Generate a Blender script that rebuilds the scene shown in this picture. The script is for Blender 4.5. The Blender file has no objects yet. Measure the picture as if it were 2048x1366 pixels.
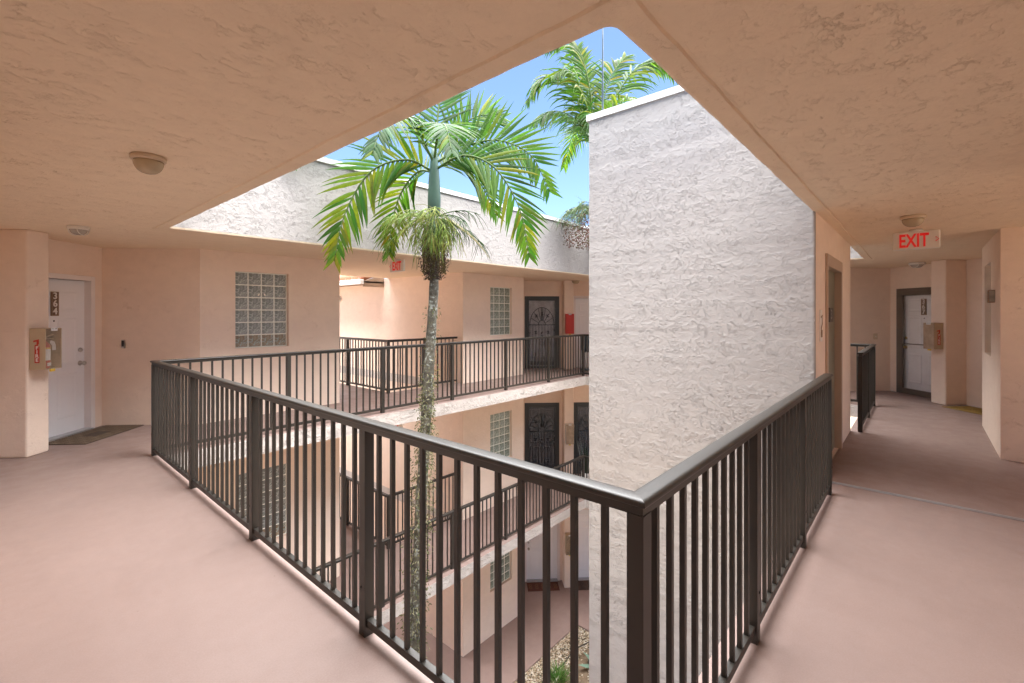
import bpy, bmesh, math, random
from mathutils import Vector, Matrix, noise as mnoise

R = math.radians
random.seed(7)
scene = bpy.context.scene
col = scene.collection

# ---------------------------------------------------------------- camera
cam_data = bpy.data.cameras.new('camera')
cam = bpy.data.objects.new('camera', cam_data)
col.objects.link(cam)
cam.location = (0, 0, 1.6)
cam.rotation_euler = (R(90), 0, R(41.39 - 90))
cam_data.sensor_width = 36
cam_data.lens = 16.33
cam_data.shift_y = -0.0277
cam_data.clip_start = 0.05
cam_data.clip_end = 2000
scene.camera = cam

# ---------------------------------------------------------------- world, sun, exposure
SUN_EL, SUN_AZ = 79.0, 358.0          # azimuth counted from +X towards +Y
sun_dir = Vector((math.cos(R(SUN_EL)) * math.cos(R(SUN_AZ)), math.cos(R(SUN_EL)) * math.sin(R(SUN_AZ)), math.sin(R(SUN_EL))))
world = bpy.data.worlds.new('World')
scene.world = world
world.use_nodes = True
wn = world.node_tree.nodes
wl = world.node_tree.links
wn.clear()
w_out = wn.new('ShaderNodeOutputWorld')
w_bg = wn.new('ShaderNodeBackground')
w_sky = wn.new('ShaderNodeTexSky')
w_sky.sky_type = 'NISHITA'
w_sky.sun_disc = False
w_sky.sun_elevation = R(SUN_EL)
w_sky.sun_rotation = R(90 - SUN_AZ)
w_sky.air_density = 0.64
w_sky.dust_density = 0.1
w_sky.ozone_density = 2.2
w_bg.inputs['Strength'].default_value = 0.05
wl.new(w_sky.outputs[0], w_bg.inputs[0])
wl.new(w_bg.outputs[0], w_out.inputs[0])

sun_data = bpy.data.lights.new('sun', 'SUN')
sun_data.energy = 5.0
sun_data.angle = R(100)
sun_data.color = (1.0, 0.975, 0.95)
sun = bpy.data.objects.new('sun', sun_data)
sun.rotation_euler = (-sun_dir).to_track_quat('-Z', 'Y').to_euler()
sun.location = (0, 0, 20)
col.objects.link(sun)

scene.view_settings.view_transform = 'Standard'
scene.view_settings.look = 'None'
scene.view_settings.gamma = 1.0
scene.view_settings.use_curve_mapping = False
scene.view_settings.exposure = 2.85
scene.render.engine = 'CYCLES'
scene.cycles.use_denoising = True
scene.cycles.use_adaptive_sampling = True
scene.cycles.adaptive_threshold = 0.02
scene.cycles.max_bounces = 10
scene.cycles.diffuse_bounces = 8
scene.cycles.transparent_max_bounces = 12
scene.cycles.sample_clamp_indirect = 6.0
scene.cycles.caustics_reflective = False
scene.cycles.caustics_refractive = False


# ================================================================ materials
class NT:
    def __init__(self, name):
        self.m = bpy.data.materials.new(name)
        self.m.use_nodes = True
        self.t = self.m.node_tree
        self.n = self.t.nodes
        self.b = self.n['Principled BSDF']
        self.out = self.n['Material Output']

    def node(self, kind, **kw):
        nd = self.n.new(kind)
        for k, v in kw.items():
            if k in nd.inputs.keys() if isinstance(k, str) else False:
                nd.inputs[k].default_value = v
            else:
                setattr(nd, k, v)
        return nd

    def link(self, a, b):
        self.t.links.new(a, b)

    def coord(self, scale=(1, 1, 1), kind='Object'):
        tc = self.n.new('ShaderNodeTexCoord')
        mp = self.n.new('ShaderNodeMapping')
        mp.inputs['Scale'].default_value = scale
        self.link(tc.outputs[kind], mp.inputs['Vector'])
        return mp.outputs[0]

    def noise(self, vec, scale, detail=4, rough=0.55, distortion=0.0):
        nd = self.n.new('ShaderNodeTexNoise')
        nd.inputs['Scale'].default_value = scale
        nd.inputs['Detail'].default_value = detail
        nd.inputs['Roughness'].default_value = rough
        nd.inputs['Distortion'].default_value = distortion
        if vec is not None:
            self.link(vec, nd.inputs['Vector'])
        return nd

    def mr(self, val, a, b, c=0.0, d=1.0, smooth=True):
        nd = self.n.new('ShaderNodeMapRange')
        nd.interpolation_type = 'SMOOTHSTEP' if smooth else 'LINEAR'
        nd.inputs['From Min'].default_value = a
        nd.inputs['From Max'].default_value = b
        nd.inputs['To Min'].default_value = c
        nd.inputs['To Max'].default_value = d
        self.link(val, nd.inputs['Value'])
        return nd.outputs[0]

    def math(self, op, a, b=None):
        nd = self.n.new('ShaderNodeMath')
        nd.operation = op
        for i, v in enumerate((a, b)):
            if v is None:
                continue
            if isinstance(v, (int, float)):
                nd.inputs[i].default_value = v
            else:
                self.link(v, nd.inputs[i])
        return nd.outputs[0]

    def mix(self, fac, a, b, mode='MIX'):
        nd = self.n.new('ShaderNodeMix')
        nd.data_type = 'RGBA'
        nd.blend_type = mode
        for sock, v in ((nd.inputs[0], fac), (nd.inputs[6], a), (nd.inputs[7], b)):
            if isinstance(v, (int, float)):
                sock.default_value = v
            elif isinstance(v, tuple):
                sock.default_value = (*v, 1) if len(v) == 3 else v
            else:
                self.link(v, sock)
        return nd.outputs[2]

    def bump(self, height, strength=0.5, dist=0.01):
        nd = self.n.new('ShaderNodeBump')
        nd.inputs['Strength'].default_value = strength
        nd.inputs['Distance'].default_value = dist
        self.link(height, nd.inputs['Height'])
        self.link(nd.outputs[0], self.b.inputs['Normal'])
        return nd


def plain(name, color, rough=0.5, metal=0.0, emit=None, estr=0.0, spec=0.5, var=0.06, vscale=6.0):
    t = NT(name)
    t.b.inputs['Roughness'].default_value = rough
    t.b.inputs['Metallic'].default_value = metal
    t.b.inputs['Specular IOR Level'].default_value = spec
    v = t.coord()
    n = t.noise(v, vscale, 3)
    dark = tuple(c * (1 - var) for c in color)
    lite = tuple(min(1, c * (1 + var)) for c in color)
    t.link(t.mix(n.outputs[0], dark, lite), t.b.inputs['Base Color'])
    if emit:
        t.b.inputs['Emission Color'].default_value = (*emit, 1)
        t.b.inputs['Emission Strength'].default_value = estr
    return t.m


def stucco(name, color, relief, amount=1.0, scale=1.0, dirt=0.05, sparse=0.0, axis='Z', pw=3.6, grain=0.0):
    """skip-trowel stucco: overlapping trowel strokes whose lips tear off sharply on one side"""
    t = NT(name)
    t.b.inputs['Roughness'].default_value = 0.85
    t.b.inputs['Specular IOR Level'].default_value = 0.2
    v = t.coord((1.0, 1.0, 1.3) if axis == 'Z' else (1.0, 1.3, 1.0))
    a = t.noise(v, 4.0 * scale, 9, 0.64, 0.15)
    b = t.noise(v, 10.0 * scale, 7, 0.64, 0.1)
    sep = t.n.new('ShaderNodeSeparateXYZ')
    t.link(v, sep.inputs[0])
    lin_ = t.math('MULTIPLY', sep.outputs[axis], -2.2 * scale)
    s1 = t.math('FRACT', t.math('ADD', t.math('MULTIPLY', a.outputs[0], 4.2), lin_))
    s2 = t.math('FRACT', t.math('ADD', t.math('MULTIPLY', b.outputs[0], 4.2), t.math('MULTIPLY', lin_, 0.9)))
    # soften the lip a little so that it keeps a torn, rounded edge
    s1 = t.math('MULTIPLY', t.math('POWER', s1, pw), t.mr(s1, 0.955, 1.0, 1.0, 0.0))
    s2 = t.math('MULTIPLY', t.math('POWER', s2, pw), t.mr(s2, 0.94, 1.0, 1.0, 0.0))
    sa = t.n.new('ShaderNodeSeparateColor')
    t.link(a.outputs['Color'], sa.inputs[0])
    m1 = t.mr(sa.outputs[1], 0.30 + 0.30 * sparse, 0.62 + 0.12 * sparse)
    m2 = t.mr(sa.outputs[2], 0.38 + 0.25 * sparse, 0.60 + 0.14 * sparse)
    h = t.math('ADD', t.math('MULTIPLY', s1, m1), t.math('MULTIPLY', t.math('MULTIPLY', s2, m2), 0.6))
    patch = t.mr(t.noise(v, 1.15, 2, 0.5).outputs[0], 0.34, 0.62, 0.55 * relief, 1.15 * relief)
    h = t.math('ADD', t.math('MULTIPLY', h, patch), t.math('MULTIPLY', b.outputs[0], 0.45))
    if grain:
        h = t.math('ADD', h, t.math('MULTIPLY', t.noise(v, 75.0, 2, 0.5).outputs[0], grain))
    t.bump(h, min(1.0, amount), 0.014)
    dk = tuple(x * (1 - dirt * 1.6) for x in color)
    lt = tuple(min(1, x * (1 + dirt)) for x in color)
    t.link(t.mix(t.mr(sa.outputs[0], 0.3, 0.7), dk, lt), t.b.inputs['Base Color'])
    return t.m


M = {}
PEACH = (0.84, 0.695, 0.585)
M['peach'] = stucco('peach_stucco', PEACH, 0.75, 0.75, 1.3, 0.02, sparse=0.6, pw=6.0, grain=0.10)
M['ceiling'] = stucco('ceiling_stucco', (0.86, 0.72, 0.545), 0.70, 0.70, 1.7, 0.02, sparse=0.42, axis='Y', pw=8.0, grain=0.08)
M['white_stucco'] = stucco('offwhite_stucco', (0.385, 0.362, 0.345), 0.60, 0.95, 1.7, 0.025, pw=4.0, grain=0.08)
M['rough_edge'] = stucco('slab_edge_stucco', (0.56, 0.52, 0.49), 1.0, 1.0, 1.6)


def floor_mat():
    t = NT('pink_deck_coating')
    t.b.inputs['Specular IOR Level'].default_value = 0.45
    v = t.coord()
    big = t.noise(v, 0.7, 5, 0.6).outputs[0]
    mid = t.noise(v, 5.0, 5, 0.65).outputs[0]
    fine = t.noise(v, 220.0, 2, 0.6).outputs[0]
    c = t.mix(t.mr(big, 0.3, 0.7), (0.248, 0.176, 0.154), (0.276, 0.199, 0.176))
    c = t.mix(t.mr(mid, 0.35, 0.75, 0.0, 0.35), c, (0.236, 0.167, 0.147))
    spot = t.mr(t.noise(v, 3.1, 2).outputs[0], 0.74, 0.78, 0.0, 0.5)
    c = t.mix(spot, c, (0.21, 0.155, 0.14))
    grit = t.noise(v, 130.0, 3, 0.7).outputs[0]
    c = t.mix(t.mr(grit, 0.35, 0.70, 0.0, 0.22), c, (0.37, 0.29, 0.27))
    scuff = t.math('MULTIPLY', t.mr(t.noise(v, 9.0, 6, 0.7, 1.5).outputs[0], 0.60, 0.72), t.mr(big, 0.45, 0.65, 0.0, 0.40))
    c = t.mix(scuff, c, (0.20, 0.145, 0.13))
    speck = t.mr(t.noise(v, 34.0, 1).outputs[0], 0.815, 0.83, 0.0, 0.8)
    c = t.mix(speck, c, (0.08, 0.06, 0.05))
    t.link(c, t.b.inputs['Base Color'])
    t.link(t.mr(mid, 0.3, 0.7, 0.42, 0.60), t.b.inputs['Roughness'])
    t.bump(t.math('ADD', t.math('MULTIPLY', fine, 0.5), t.math('MULTIPLY', big, 1.5)), 0.25, 0.003)
    return t.m


M['floor'] = floor_mat()


def metal_paint(name, color, rough=0.36):
    t = NT(name)
    t.b.inputs['Specular IOR Level'].default_value = 0.6
    v = t.coord()
    n = t.noise(v, 3.0, 2).outputs[0]
    t.link(t.mix(n, tuple(c * 0.9 for c in color), tuple(c * 1.1 for c in color)), t.b.inputs['Base Color'])
    t.b.inputs['Roughness'].default_value = rough
    return t.m


M['bronze'] = metal_paint('bronze_paint', (0.021, 0.0175, 0.0135), 0.44)
M['dark_bronze'] = metal_paint('storm_door_bronze', (0.13, 0.108, 0.086), 0.4)
M['iron'] = metal_paint('black_iron', (0.035, 0.040, 0.042), 0.45)
M['coping'] = plain('white_metal_coping', (0.80, 0.80, 0.78), 0.35)
M['white_paint'] = plain('white_door_paint', (0.86, 0.86, 0.88), 0.35, var=0.02)
M['trim_white'] = plain('white_trim_paint', (0.80, 0.74, 0.72), 0.4, var=0.03)
M['cream_plastic'] = plain('cream_light_plastic', (0.62, 0.50, 0.36), 0.4)
M['white_plastic'] = plain('white_light_plastic', (0.72, 0.68, 0.62), 0.4)
M['dome'] = plain('frosted_dome', (0.46, 0.37, 0.24), 0.25)
M['dome_grey'] = plain('frosted_dome_grey', (0.42, 0.38, 0.33), 0.25)
M['steel'] = plain('brushed_nickel', (0.52, 0.50, 0.47), 0.28, 1.0)
M['brass'] = plain('worn_brass', (0.62, 0.45, 0.18), 0.3, 1.0)
M['joint_metal'] = plain('joint_cover_metal', (0.42, 0.42, 0.44), 0.4, 0.6, var=0.15, vscale=25)
M['elevator'] = plain('elevator_door_paint', (0.20, 0.20, 0.145), 0.35, 0.2, var=0.1, vscale=3)
M['elevator_frame'] = plain('elevator_frame_paint', (0.50, 0.38, 0.29), 0.4)
M['black'] = plain('black_plastic', (0.02, 0.02, 0.022), 0.35)
M['number_grey'] = plain('raised_numeral_grey', (0.42, 0.42, 0.40), 0.5)
M['plate_brown'] = plain('number_plate_brown', (0.20, 0.125, 0.085), 0.6, var=0.3, vscale=40)
M['numeral_white'] = plain('white_numeral', (0.80, 0.76, 0.72), 0.5, var=0.02)
M['box_beige'] = plain('beige_cabinet_plastic', (0.52, 0.41, 0.27), 0.45)
M['red'] = plain('fire_red', (0.55, 0.03, 0.015), 0.4)
M['decal_red'] = plain('red_decal', (0.52, 0.035, 0.012), 0.5)
M['tag_white'] = plain('white_tag', (0.80, 0.80, 0.80), 0.6, var=0.03)
M['yellow'] = plain('yellow_seal', (0.75, 0.52, 0.06), 0.5)
M['exit_body'] = plain('exit_sign_body', (0.78, 0.75, 0.70), 0.45)
M['exit_red'] = plain('lit_exit_letters', (0.62, 0.015, 0.012), 0.4, emit=(1.0, 0.015, 0.02), estr=0.035)
M['soil'] = plain('garden_soil', (0.20, 0.145, 0.095), 0.95, var=0.5, vscale=9)
M['gravel'] = plain('pale_gravel', (0.50, 0.41, 0.30), 0.85, var=0.45, vscale=60)
M['hose'] = plain('black_hose', (0.025, 0.024, 0.022), 0.5)
M['mortar'] = plain('glass_block_mortar', (0.85, 0.87, 0.80), 0.6)
M['roof_tile'] = plain('clay_roof_tile', (0.36, 0.14, 0.075), 0.8, var=0.3)
M['eave'] = plain('eave_brown', (0.30, 0.20, 0.13), 0.7)
M['roofing'] = plain('roof_membrane', (0.55, 0.52, 0.48), 0.8)
M['pot_white'] = plain('white_slat_planter', (0.78, 0.76, 0.72), 0.5)
M['succulent'] = plain('dark_succulent_leaf', (0.018, 0.035, 0.018), 0.4)
M['agave'] = plain('grey_green_leaf', (0.16, 0.26, 0.19), 0.6, var=0.4, vscale=40)
M['dim_room'] = plain('dim_room_tone', (0.20, 0.21, 0.20), 0.8, var=0.35, vscale=7)  # dimness of the rooms put into the panel's colour
M['wing'] = plain('white_ornament', (0.85, 0.82, 0.75), 0.5)
M['blue_tub'] = plain('blue_grey_bin', (0.045, 0.07, 0.085), 0.4)


def glass_block_mat(name, tint, light):  # mottled, refracted view through the blocks is painted into the base colour
    t = NT(name)
    v = t.coord((1, 1, 1), 'Object')
    big = t.noise(v, 4.5, 4, 0.6, 0.8).outputs[0]
    wav = t.noise(v, 17.0, 2, 0.5, 2.2).outputs[0]
    c = t.mix(t.mr(big, 0.35, 0.65), tuple(x * 0.55 for x in tint), tint)
    c = t.mix(t.mr(wav, 0.42, 0.72), c, light)
    t.link(c, t.b.inputs['Base Color'])
    t.b.inputs['Roughness'].default_value = 0.09
    t.b.inputs['Specular IOR Level'].default_value = 0.75
    t.b.inputs['Transmission Weight'].default_value = 0.25
    t.bump(wav, 0.55, 0.02)
    return t.m


M['glass_block'] = glass_block_mat('wavy_glass_block', (0.36, 0.40, 0.385), (0.70, 0.76, 0.75))
M['glass_block_green'] = glass_block_mat('green_glass_block', (0.30, 0.38, 0.31), (0.62, 0.74, 0.68))
M['glass_block_low'] = glass_block_mat('warm_glass_block', (0.44, 0.33, 0.22), (0.50, 0.68, 0.68))


def clear_mat(name, color, alpha, rough=0.08):
    t = NT(name)
    t.b.inputs['Base Color'].default_value = (*color, 1)
    t.b.inputs['Roughness'].default_value = rough
    t.b.inputs['Alpha'].default_value = alpha
    v = t.coord()
    t.link(t.mr(t.noise(v, 7.0, 4).outputs[0], 0.3, 0.75, alpha * 0.8, min(1, alpha * 1.25)), t.b.inputs['Alpha'])
    return t.m


M['clear_plastic'] = clear_mat('aged_clear_plastic', (0.50, 0.41, 0.30), 0.22, 0.15)
M['frosted_plastic'] = clear_mat('fogged_clear_plastic', (0.58, 0.44, 0.31), 0.60, 0.35)
M['storm_glass'] = clear_mat('storm_door_glass', (0.55, 0.60, 0.58), 0.06, 0.03)
M['screen'] = clear_mat('insect_screen', (0.30, 0.32, 0.36), 0.22, 0.6)


def mat_pattern(name, dark, lite):
    t = NT(name)
    t.b.inputs['Roughness'].default_value = 0.95
    v = t.coord((1, 1, 1))
    n = t.noise(v, 260.0, 3).outputs[0]
    br = t.n.new('ShaderNodeTexNoise')
    br.inputs['Scale'].default_value = 14
    t.link(v, br.inputs['Vector'])
    t.link(t.mix(n, dark, lite), t.b.inputs['Base Color'])
    t.bump(n, 0.6, 0.003)
    return t.m


M['mat_brown'] = mat_pattern('brown_mat_pile', (0.045, 0.030, 0.022), (0.10, 0.068, 0.048))
M['mat_rib'] = mat_pattern('brown_mat_rib', (0.13, 0.090, 0.058), (0.22, 0.16, 0.105))
M['mat_gold'] = mat_pattern('gold_coir', (0.16, 0.10, 0.02), (0.34, 0.22, 0.05))
M['mat_red'] = mat_pattern('dark_red_mat_pile', (0.06, 0.020, 0.012), (0.13, 0.05, 0.03))
M['mat_red_rib'] = mat_pattern('ochre_mat_motif', (0.20, 0.10, 0.05), (0.30, 0.16, 0.08))


def leaf_mat(name, trans=0.45, rough=0.45):
    t = NT(name)
    at = t.n.new('ShaderNodeAttribute')
    at.attribute_name = 'tint'
    v = t.coord()
    n = t.noise(v, 22.0, 3).outputs[0]
    c = t.mix(t.mr(n, 0.3, 0.7, 0.0, 0.35), at.outputs['Color'], (0.03, 0.07, 0.02), 'MIX')
    t.link(c, t.b.inputs['Base Color'])
    t.b.inputs['Roughness'].default_value = rough
    t.b.inputs['Specular IOR Level'].default_value = 0.18
    tr = t.n.new('ShaderNodeBsdfTranslucent')
    br = t.n.new('ShaderNodeMix')
    br.data_type = 'RGBA'
    br.blend_type = 'MULTIPLY'
    br.inputs[0].default_value = 1.0
    t.link(c, br.inputs[6])
    br.inputs[7].default_value = (1.5, 1.5, 0.6, 1)
    t.link(br.outputs[2], tr.inputs['Color'])
    mx = t.n.new('ShaderNodeMixShader')
    mx.inputs[0].default_value = trans
    t.link(t.b.outputs[0], mx.inputs[1])
    t.link(tr.outputs[0], mx.inputs[2])
    t.link(mx.outputs[0], t.out.inputs['Surface'])
    return t.m


M['leaf'] = leaf_mat('palm_leaflet')
M['vine_leaf'] = leaf_mat('vine_leaf', 0.3, 0.5)
M['strand'] = leaf_mat('fruit_stalk_green', 0.1, 0.5)
M['fruit'] = leaf_mat('palm_fruit', 0.0, 0.4)
M['shaft'] = plain('blue_green_crownshaft', (0.062, 0.118, 0.085), 0.45, var=0.35, vscale=5)


def trunk_mat():
    t = NT('palm_trunk_bark')
    t.b.inputs['Roughness'].default_value = 0.9
    v = t.coord()
    n = t.noise(v, 7.0, 5, 0.6).outputs[0]
    c = t.mix(t.mr(n, 0.3, 0.7), (0.045, 0.042, 0.032), (0.13, 0.12, 0.09))
    sp = t.noise(v, 28.0, 4, 0.6, 0.4).outputs[0]
    sp2 = t.noise(v, 6.0, 3).outputs[0]
    lich = t.math('MULTIPLY', t.mr(sp, 0.50, 0.62), t.mr(sp2, 0.38, 0.58))
    c = t.mix(lich, c, (0.30, 0.33, 0.30))
    t.link(c, t.b.inputs['Base Color'])
    w = t.n.new('ShaderNodeTexWave')
    w.bands_direction = 'Z'
    w.inputs['Scale'].default_value = 4.0
    w.inputs['Distortion'].default_value = 1.5
    t.link(v, w.inputs['Vector'])
    t.bump(t.math('ADD', t.math('MULTIPLY', w.outputs['Fac'], 0.5), sp), 0.6, 0.01)
    return t.m


M['trunk'] = trunk_mat()


# ================================================================ mesh helpers
class MB:
    def __init__(self):
        self.v = []
        self.f = []
        self.c = []
        self.smooth = []

    def add(self, verts, faces, color=None, smooth=False):
        o = len(self.v)
        self.v.extend([tuple(x) for x in verts])
        for f in faces:
            self.f.append([i + o for i in f])
            self.smooth.append(smooth)
        if color is not None:
            while len(self.c) < o:
                self.c.append((1, 1, 1))
            self.c.extend([color] * len(verts))
        return self

    def box(self, a, b):
        x0, y0, z0 = a
        x1, y1, z1 = b
        return self.add([(x0, y0, z0), (x1, y0, z0), (x1, y1, z0), (x0, y1, z0), (x0, y0, z1), (x1, y0, z1), (x1, y1, z1), (x0, y1, z1)],
                        [(0, 3, 2, 1), (4, 5, 6, 7), (0, 1, 5, 4), (1, 2, 6, 5), (2, 3, 7, 6), (3, 0, 4, 7)])

    def obox(self, o, ex, ey, ez, a, b):
        """box in a local frame: o origin, ex ey ez axes, a..b extents"""
        o, ex, ey, ez = Vector(o), Vector(ex), Vector(ey), Vector(ez)
        pts = [o + ex * x + ey * y + ez * z for (x, y, z) in
               [(a[0], a[1], a[2]), (b[0], a[1], a[2]), (b[0], b[1], a[2]), (a[0], b[1], a[2]),
                (a[0], a[1], b[2]), (b[0], a[1], b[2]), (b[0], b[1], b[2]), (a[0], b[1], b[2])]]
        return self.add(pts, [(0, 3, 2, 1), (4, 5, 6, 7), (0, 1, 5, 4), (1, 2, 6, 5), (2, 3, 7, 6), (3, 0, 4, 7)])

    def prism(self, poly, z0, z1):
        n = len(poly)
        vs = [(x, y, z0) for x, y in poly] + [(x, y, z1) for x, y in poly]
        fs = [tuple(range(n - 1, -1, -1)), tuple(range(n, 2 * n))]
        fs += [(i, (i + 1) % n, n + (i + 1) % n, n + i) for i in range(n)]
        return self.add(vs, fs)

    def tube(self, pts, radii, seg=6, color=None, caps=True, smooth=True):
        pts = [Vector(p) for p in pts]
        if isinstance(radii, (int, float)):
            radii = [radii] * len(pts)
        vs, fs = [], []
        ref = Vector((0.13, 0.31, 0.94)).normalized()
        for i, p in enumerate(pts):
            d = (pts[min(i + 1, len(pts) - 1)] - pts[max(i - 1, 0)])
            d = d.normalized() if d.length > 1e-9 else Vector((0, 0, 1))
            r = ref if abs(d.dot(ref)) < 0.95 else Vector((1, 0, 0))
            u = d.cross(r).normalized()
            w = d.cross(u).normalized()
            for k in range(seg):
                a = 2 * math.pi * k / seg
                vs.append(p + (u * math.cos(a) + w * math.sin(a)) * radii[i])
        for i in range(len(pts) - 1):
            for k in range(seg):
                k2 = (k + 1) % seg
                fs.append((i * seg + k, i * seg + k2, (i + 1) * seg + k2, (i + 1) * seg + k))
        if caps:
            fs.append(tuple(range(seg - 1, -1, -1)))
            fs.append(tuple((len(pts) - 1) * seg + k for k in range(seg)))
        return self.add(vs, fs, color, smooth)

    def lathe(self, prof, o=(0, 0, 0), ex=(1, 0, 0), ey=(0, 1, 0), ez=(0, 0, 1), seg=24, smooth=True):
        o, ex, ey, ez = Vector(o), Vector(ex), Vector(ey), Vector(ez)
        vs, fs = [], []
        for r, z in prof:
            for k in range(seg):
                a = 2 * math.pi * k / seg
                vs.append(o + ex * (r * math.cos(a)) + ey * (r * math.sin(a)) + ez * z)
        for i in range(len(prof) - 1):
            for k in range(seg):
                k2 = (k + 1) % seg
                fs.append((i * seg + k, i * seg + k2, (i + 1) * seg + k2, (i + 1) * seg + k))
        fs.append(tuple(range(seg - 1, -1, -1)))
        fs.append(tuple((len(prof) - 1) * seg + k for k in range(seg)))
        return self.add(vs, fs, None, smooth)

    def mesh(self, name, mat):
        me = bpy.data.meshes.new(name)
        me.from_pydata(self.v, [], self.f)
        me.polygons.foreach_set('use_smooth', self.smooth)
        if self.c:
            while len(self.c) < len(self.v):
                self.c.append((1, 1, 1))
            at = me.attributes.new('tint', 'FLOAT_COLOR', 'POINT')
            flat = []
            for c in self.c:
                flat.extend((c[0], c[1], c[2], 1.0))
            at.data.foreach_set('color', flat)
        me.materials.append(M[mat] if isinstance(mat, str) else mat)
        me.update()
        return me

    def build(self, name, mat, parent=None, bevel=0.0):
        o = bpy.data.objects.new(name, self.mesh(name, mat))
        col.objects.link(o)
        if parent is not None:
            o.parent = parent
        if bevel:
            md = o.modifiers.new('bevel', 'BEVEL')
            md.width = bevel
            md.segments = 2
            md.limit_method = 'ANGLE'
            md.angle_limit = R(40)
        return o


def tag(o, label=None, cat=None, group=None, kind=None):
    if label:
        o['label'] = label
    if cat:
        o['category'] = cat
    if group:
        o['group'] = group
    if kind:
        o['kind'] = kind
    return o


def empty(name, loc=(0, 0, 0), label=None, cat=None, group=None):
    o = bpy.data.objects.new(name, None)
    o.empty_display_size = 0.2
    col.objects.link(o)
    o.location = loc
    return tag(o, label, cat, group)


def at_world(child, parent):
    """keep a child built in world coordinates where it is under a placed empty"""
    child.location = child.location - parent.location
    return child


def text_mesh(body, size, depth=0.002, bold=0.0, align='CENTER'):
    cu = bpy.data.curves.new('lettering', 'FONT')
    cu.body = body
    cu.size = size
    cu.extrude = depth
    cu.offset = bold
    cu.align_x = align
    cu.align_y = 'CENTER'
    ob = bpy.data.objects.new('lettering', cu)
    col.objects.link(ob)
    dg = bpy.context.evaluated_depsgraph_get()
    me = bpy.data.meshes.new_from_object(ob.evaluated_get(dg))
    bpy.data.objects.remove(ob)
    bpy.data.curves.remove(cu)
    return me


def place_text(name, body, size, mat, o, ex, ez, parent, sx=1.0, depth=0.002, bold=0.0, fit=None):
    """lettering lying in the plane spanned by ex (reading direction) and ez (up)"""
    me = text_mesh(body, size, depth, bold)
    if fit:
        xs = [v.co.x for v in me.vertices]
        ys = [v.co.y for v in me.vertices]
        kx, ky = fit[0] / (max(xs) - min(xs)), fit[1] / (max(ys) - min(ys))
        mx, my = (max(xs) + min(xs)) / 2, (max(ys) + min(ys)) / 2
        for v in me.vertices:
            v.co.x = (v.co.x - mx) * kx
            v.co.y = (v.co.y - my) * ky
    ex, ez = Vector(ex).normalized(), Vector(ez).normalized()
    nn = ex.cross(ez)
    mt = Matrix((ex * sx, ez, nn)).transposed().to_4x4()
    mt.translation = Vector(o)
    me.transform(mt)
    me.materials.clear()
    me.materials.append(M[mat])
    ob = bpy.data.objects.new(name, me)
    col.objects.link(ob)
    ob.parent = parent
    return ob


def v2(p, z=0.0):
    return Vector((p[0], p[1], z))


Z = Vector((0, 0, 1))


def wall_mesh(mb, p0, p1, n, z0, z1, openings=(), depth=0.12, back=True):
    """upright wall from p0 to p1 (2D), outward normal n (2D); openings (s0, s1, za, zb) with reveals of the given depth"""
    p0, p1, n = Vector((*p0, 0)), Vector((*p1, 0)), Vector((*n, 0))
    L = (p1 - p0).length
    e = (p1 - p0) / L
    ss = sorted({0.0, L, *[x for o in openings for x in o[:2]]})
    zs = sorted({z0, z1, *[x for o in openings for x in o[2:4]]})
    flip = e.cross(Z).dot(n) < 0

    def quad(a, b, c, d):
        mb.add([a, b, c, d], [(0, 1, 2, 3)] if not flip else [(3, 2, 1, 0)])
    for i in range(len(ss) - 1):
        for j in range(len(zs) - 1):
            sm, zm = (ss[i] + ss[i + 1]) / 2, (zs[j] + zs[j + 1]) / 2
            if any(o[0] < sm < o[1] and o[2] < zm < o[3] for o in openings):
                continue
            a, b = p0 + e * ss[i], p0 + e * ss[i + 1]
            quad(a + Z * zs[j], b + Z * zs[j], b + Z * zs[j + 1], a + Z * zs[j + 1])
            if back:
                k = -n * (depth + 0.02)
                quad(a + k + Z * zs[j + 1], b + k + Z * zs[j + 1], b + k + Z * zs[j], a + k + Z * zs[j])
    for (s0, s1, za, zb) in openings:
        a, b, k = p0 + e * s0, p0 + e * s1, -n * (depth + 0.02)
        quad(a + Z * za, a + Z * zb, a + k + Z * zb, a + k + Z * za)
        quad(b + k + Z * za, b + k + Z * zb, b + Z * zb, b + Z * za)
        quad(a + k + Z * za, b + k + Z * za, b + Z * za, a + Z * za)
        quad(a + Z * zb, b + Z * zb, b + k + Z * zb, a + k + Z * zb)
    return mb


# ================================================================ setting
CEIL = 2.527
LV = {3: 0.0, 2: -3.1, 1: -6.2}
SOFFIT = {3: CEIL, 2: -0.21, 1: -3.31}
OPEN = (1.342, 10.0, 0.75, 6.19)      # opening in the roof
SLAB = (1.342, 10.02, 0.735, 6.36)    # opening in the walkway slabs
STAIR = (5.37, 7.17, 8.03, 10.7)      # stair opening beyond the far walkway


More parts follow.
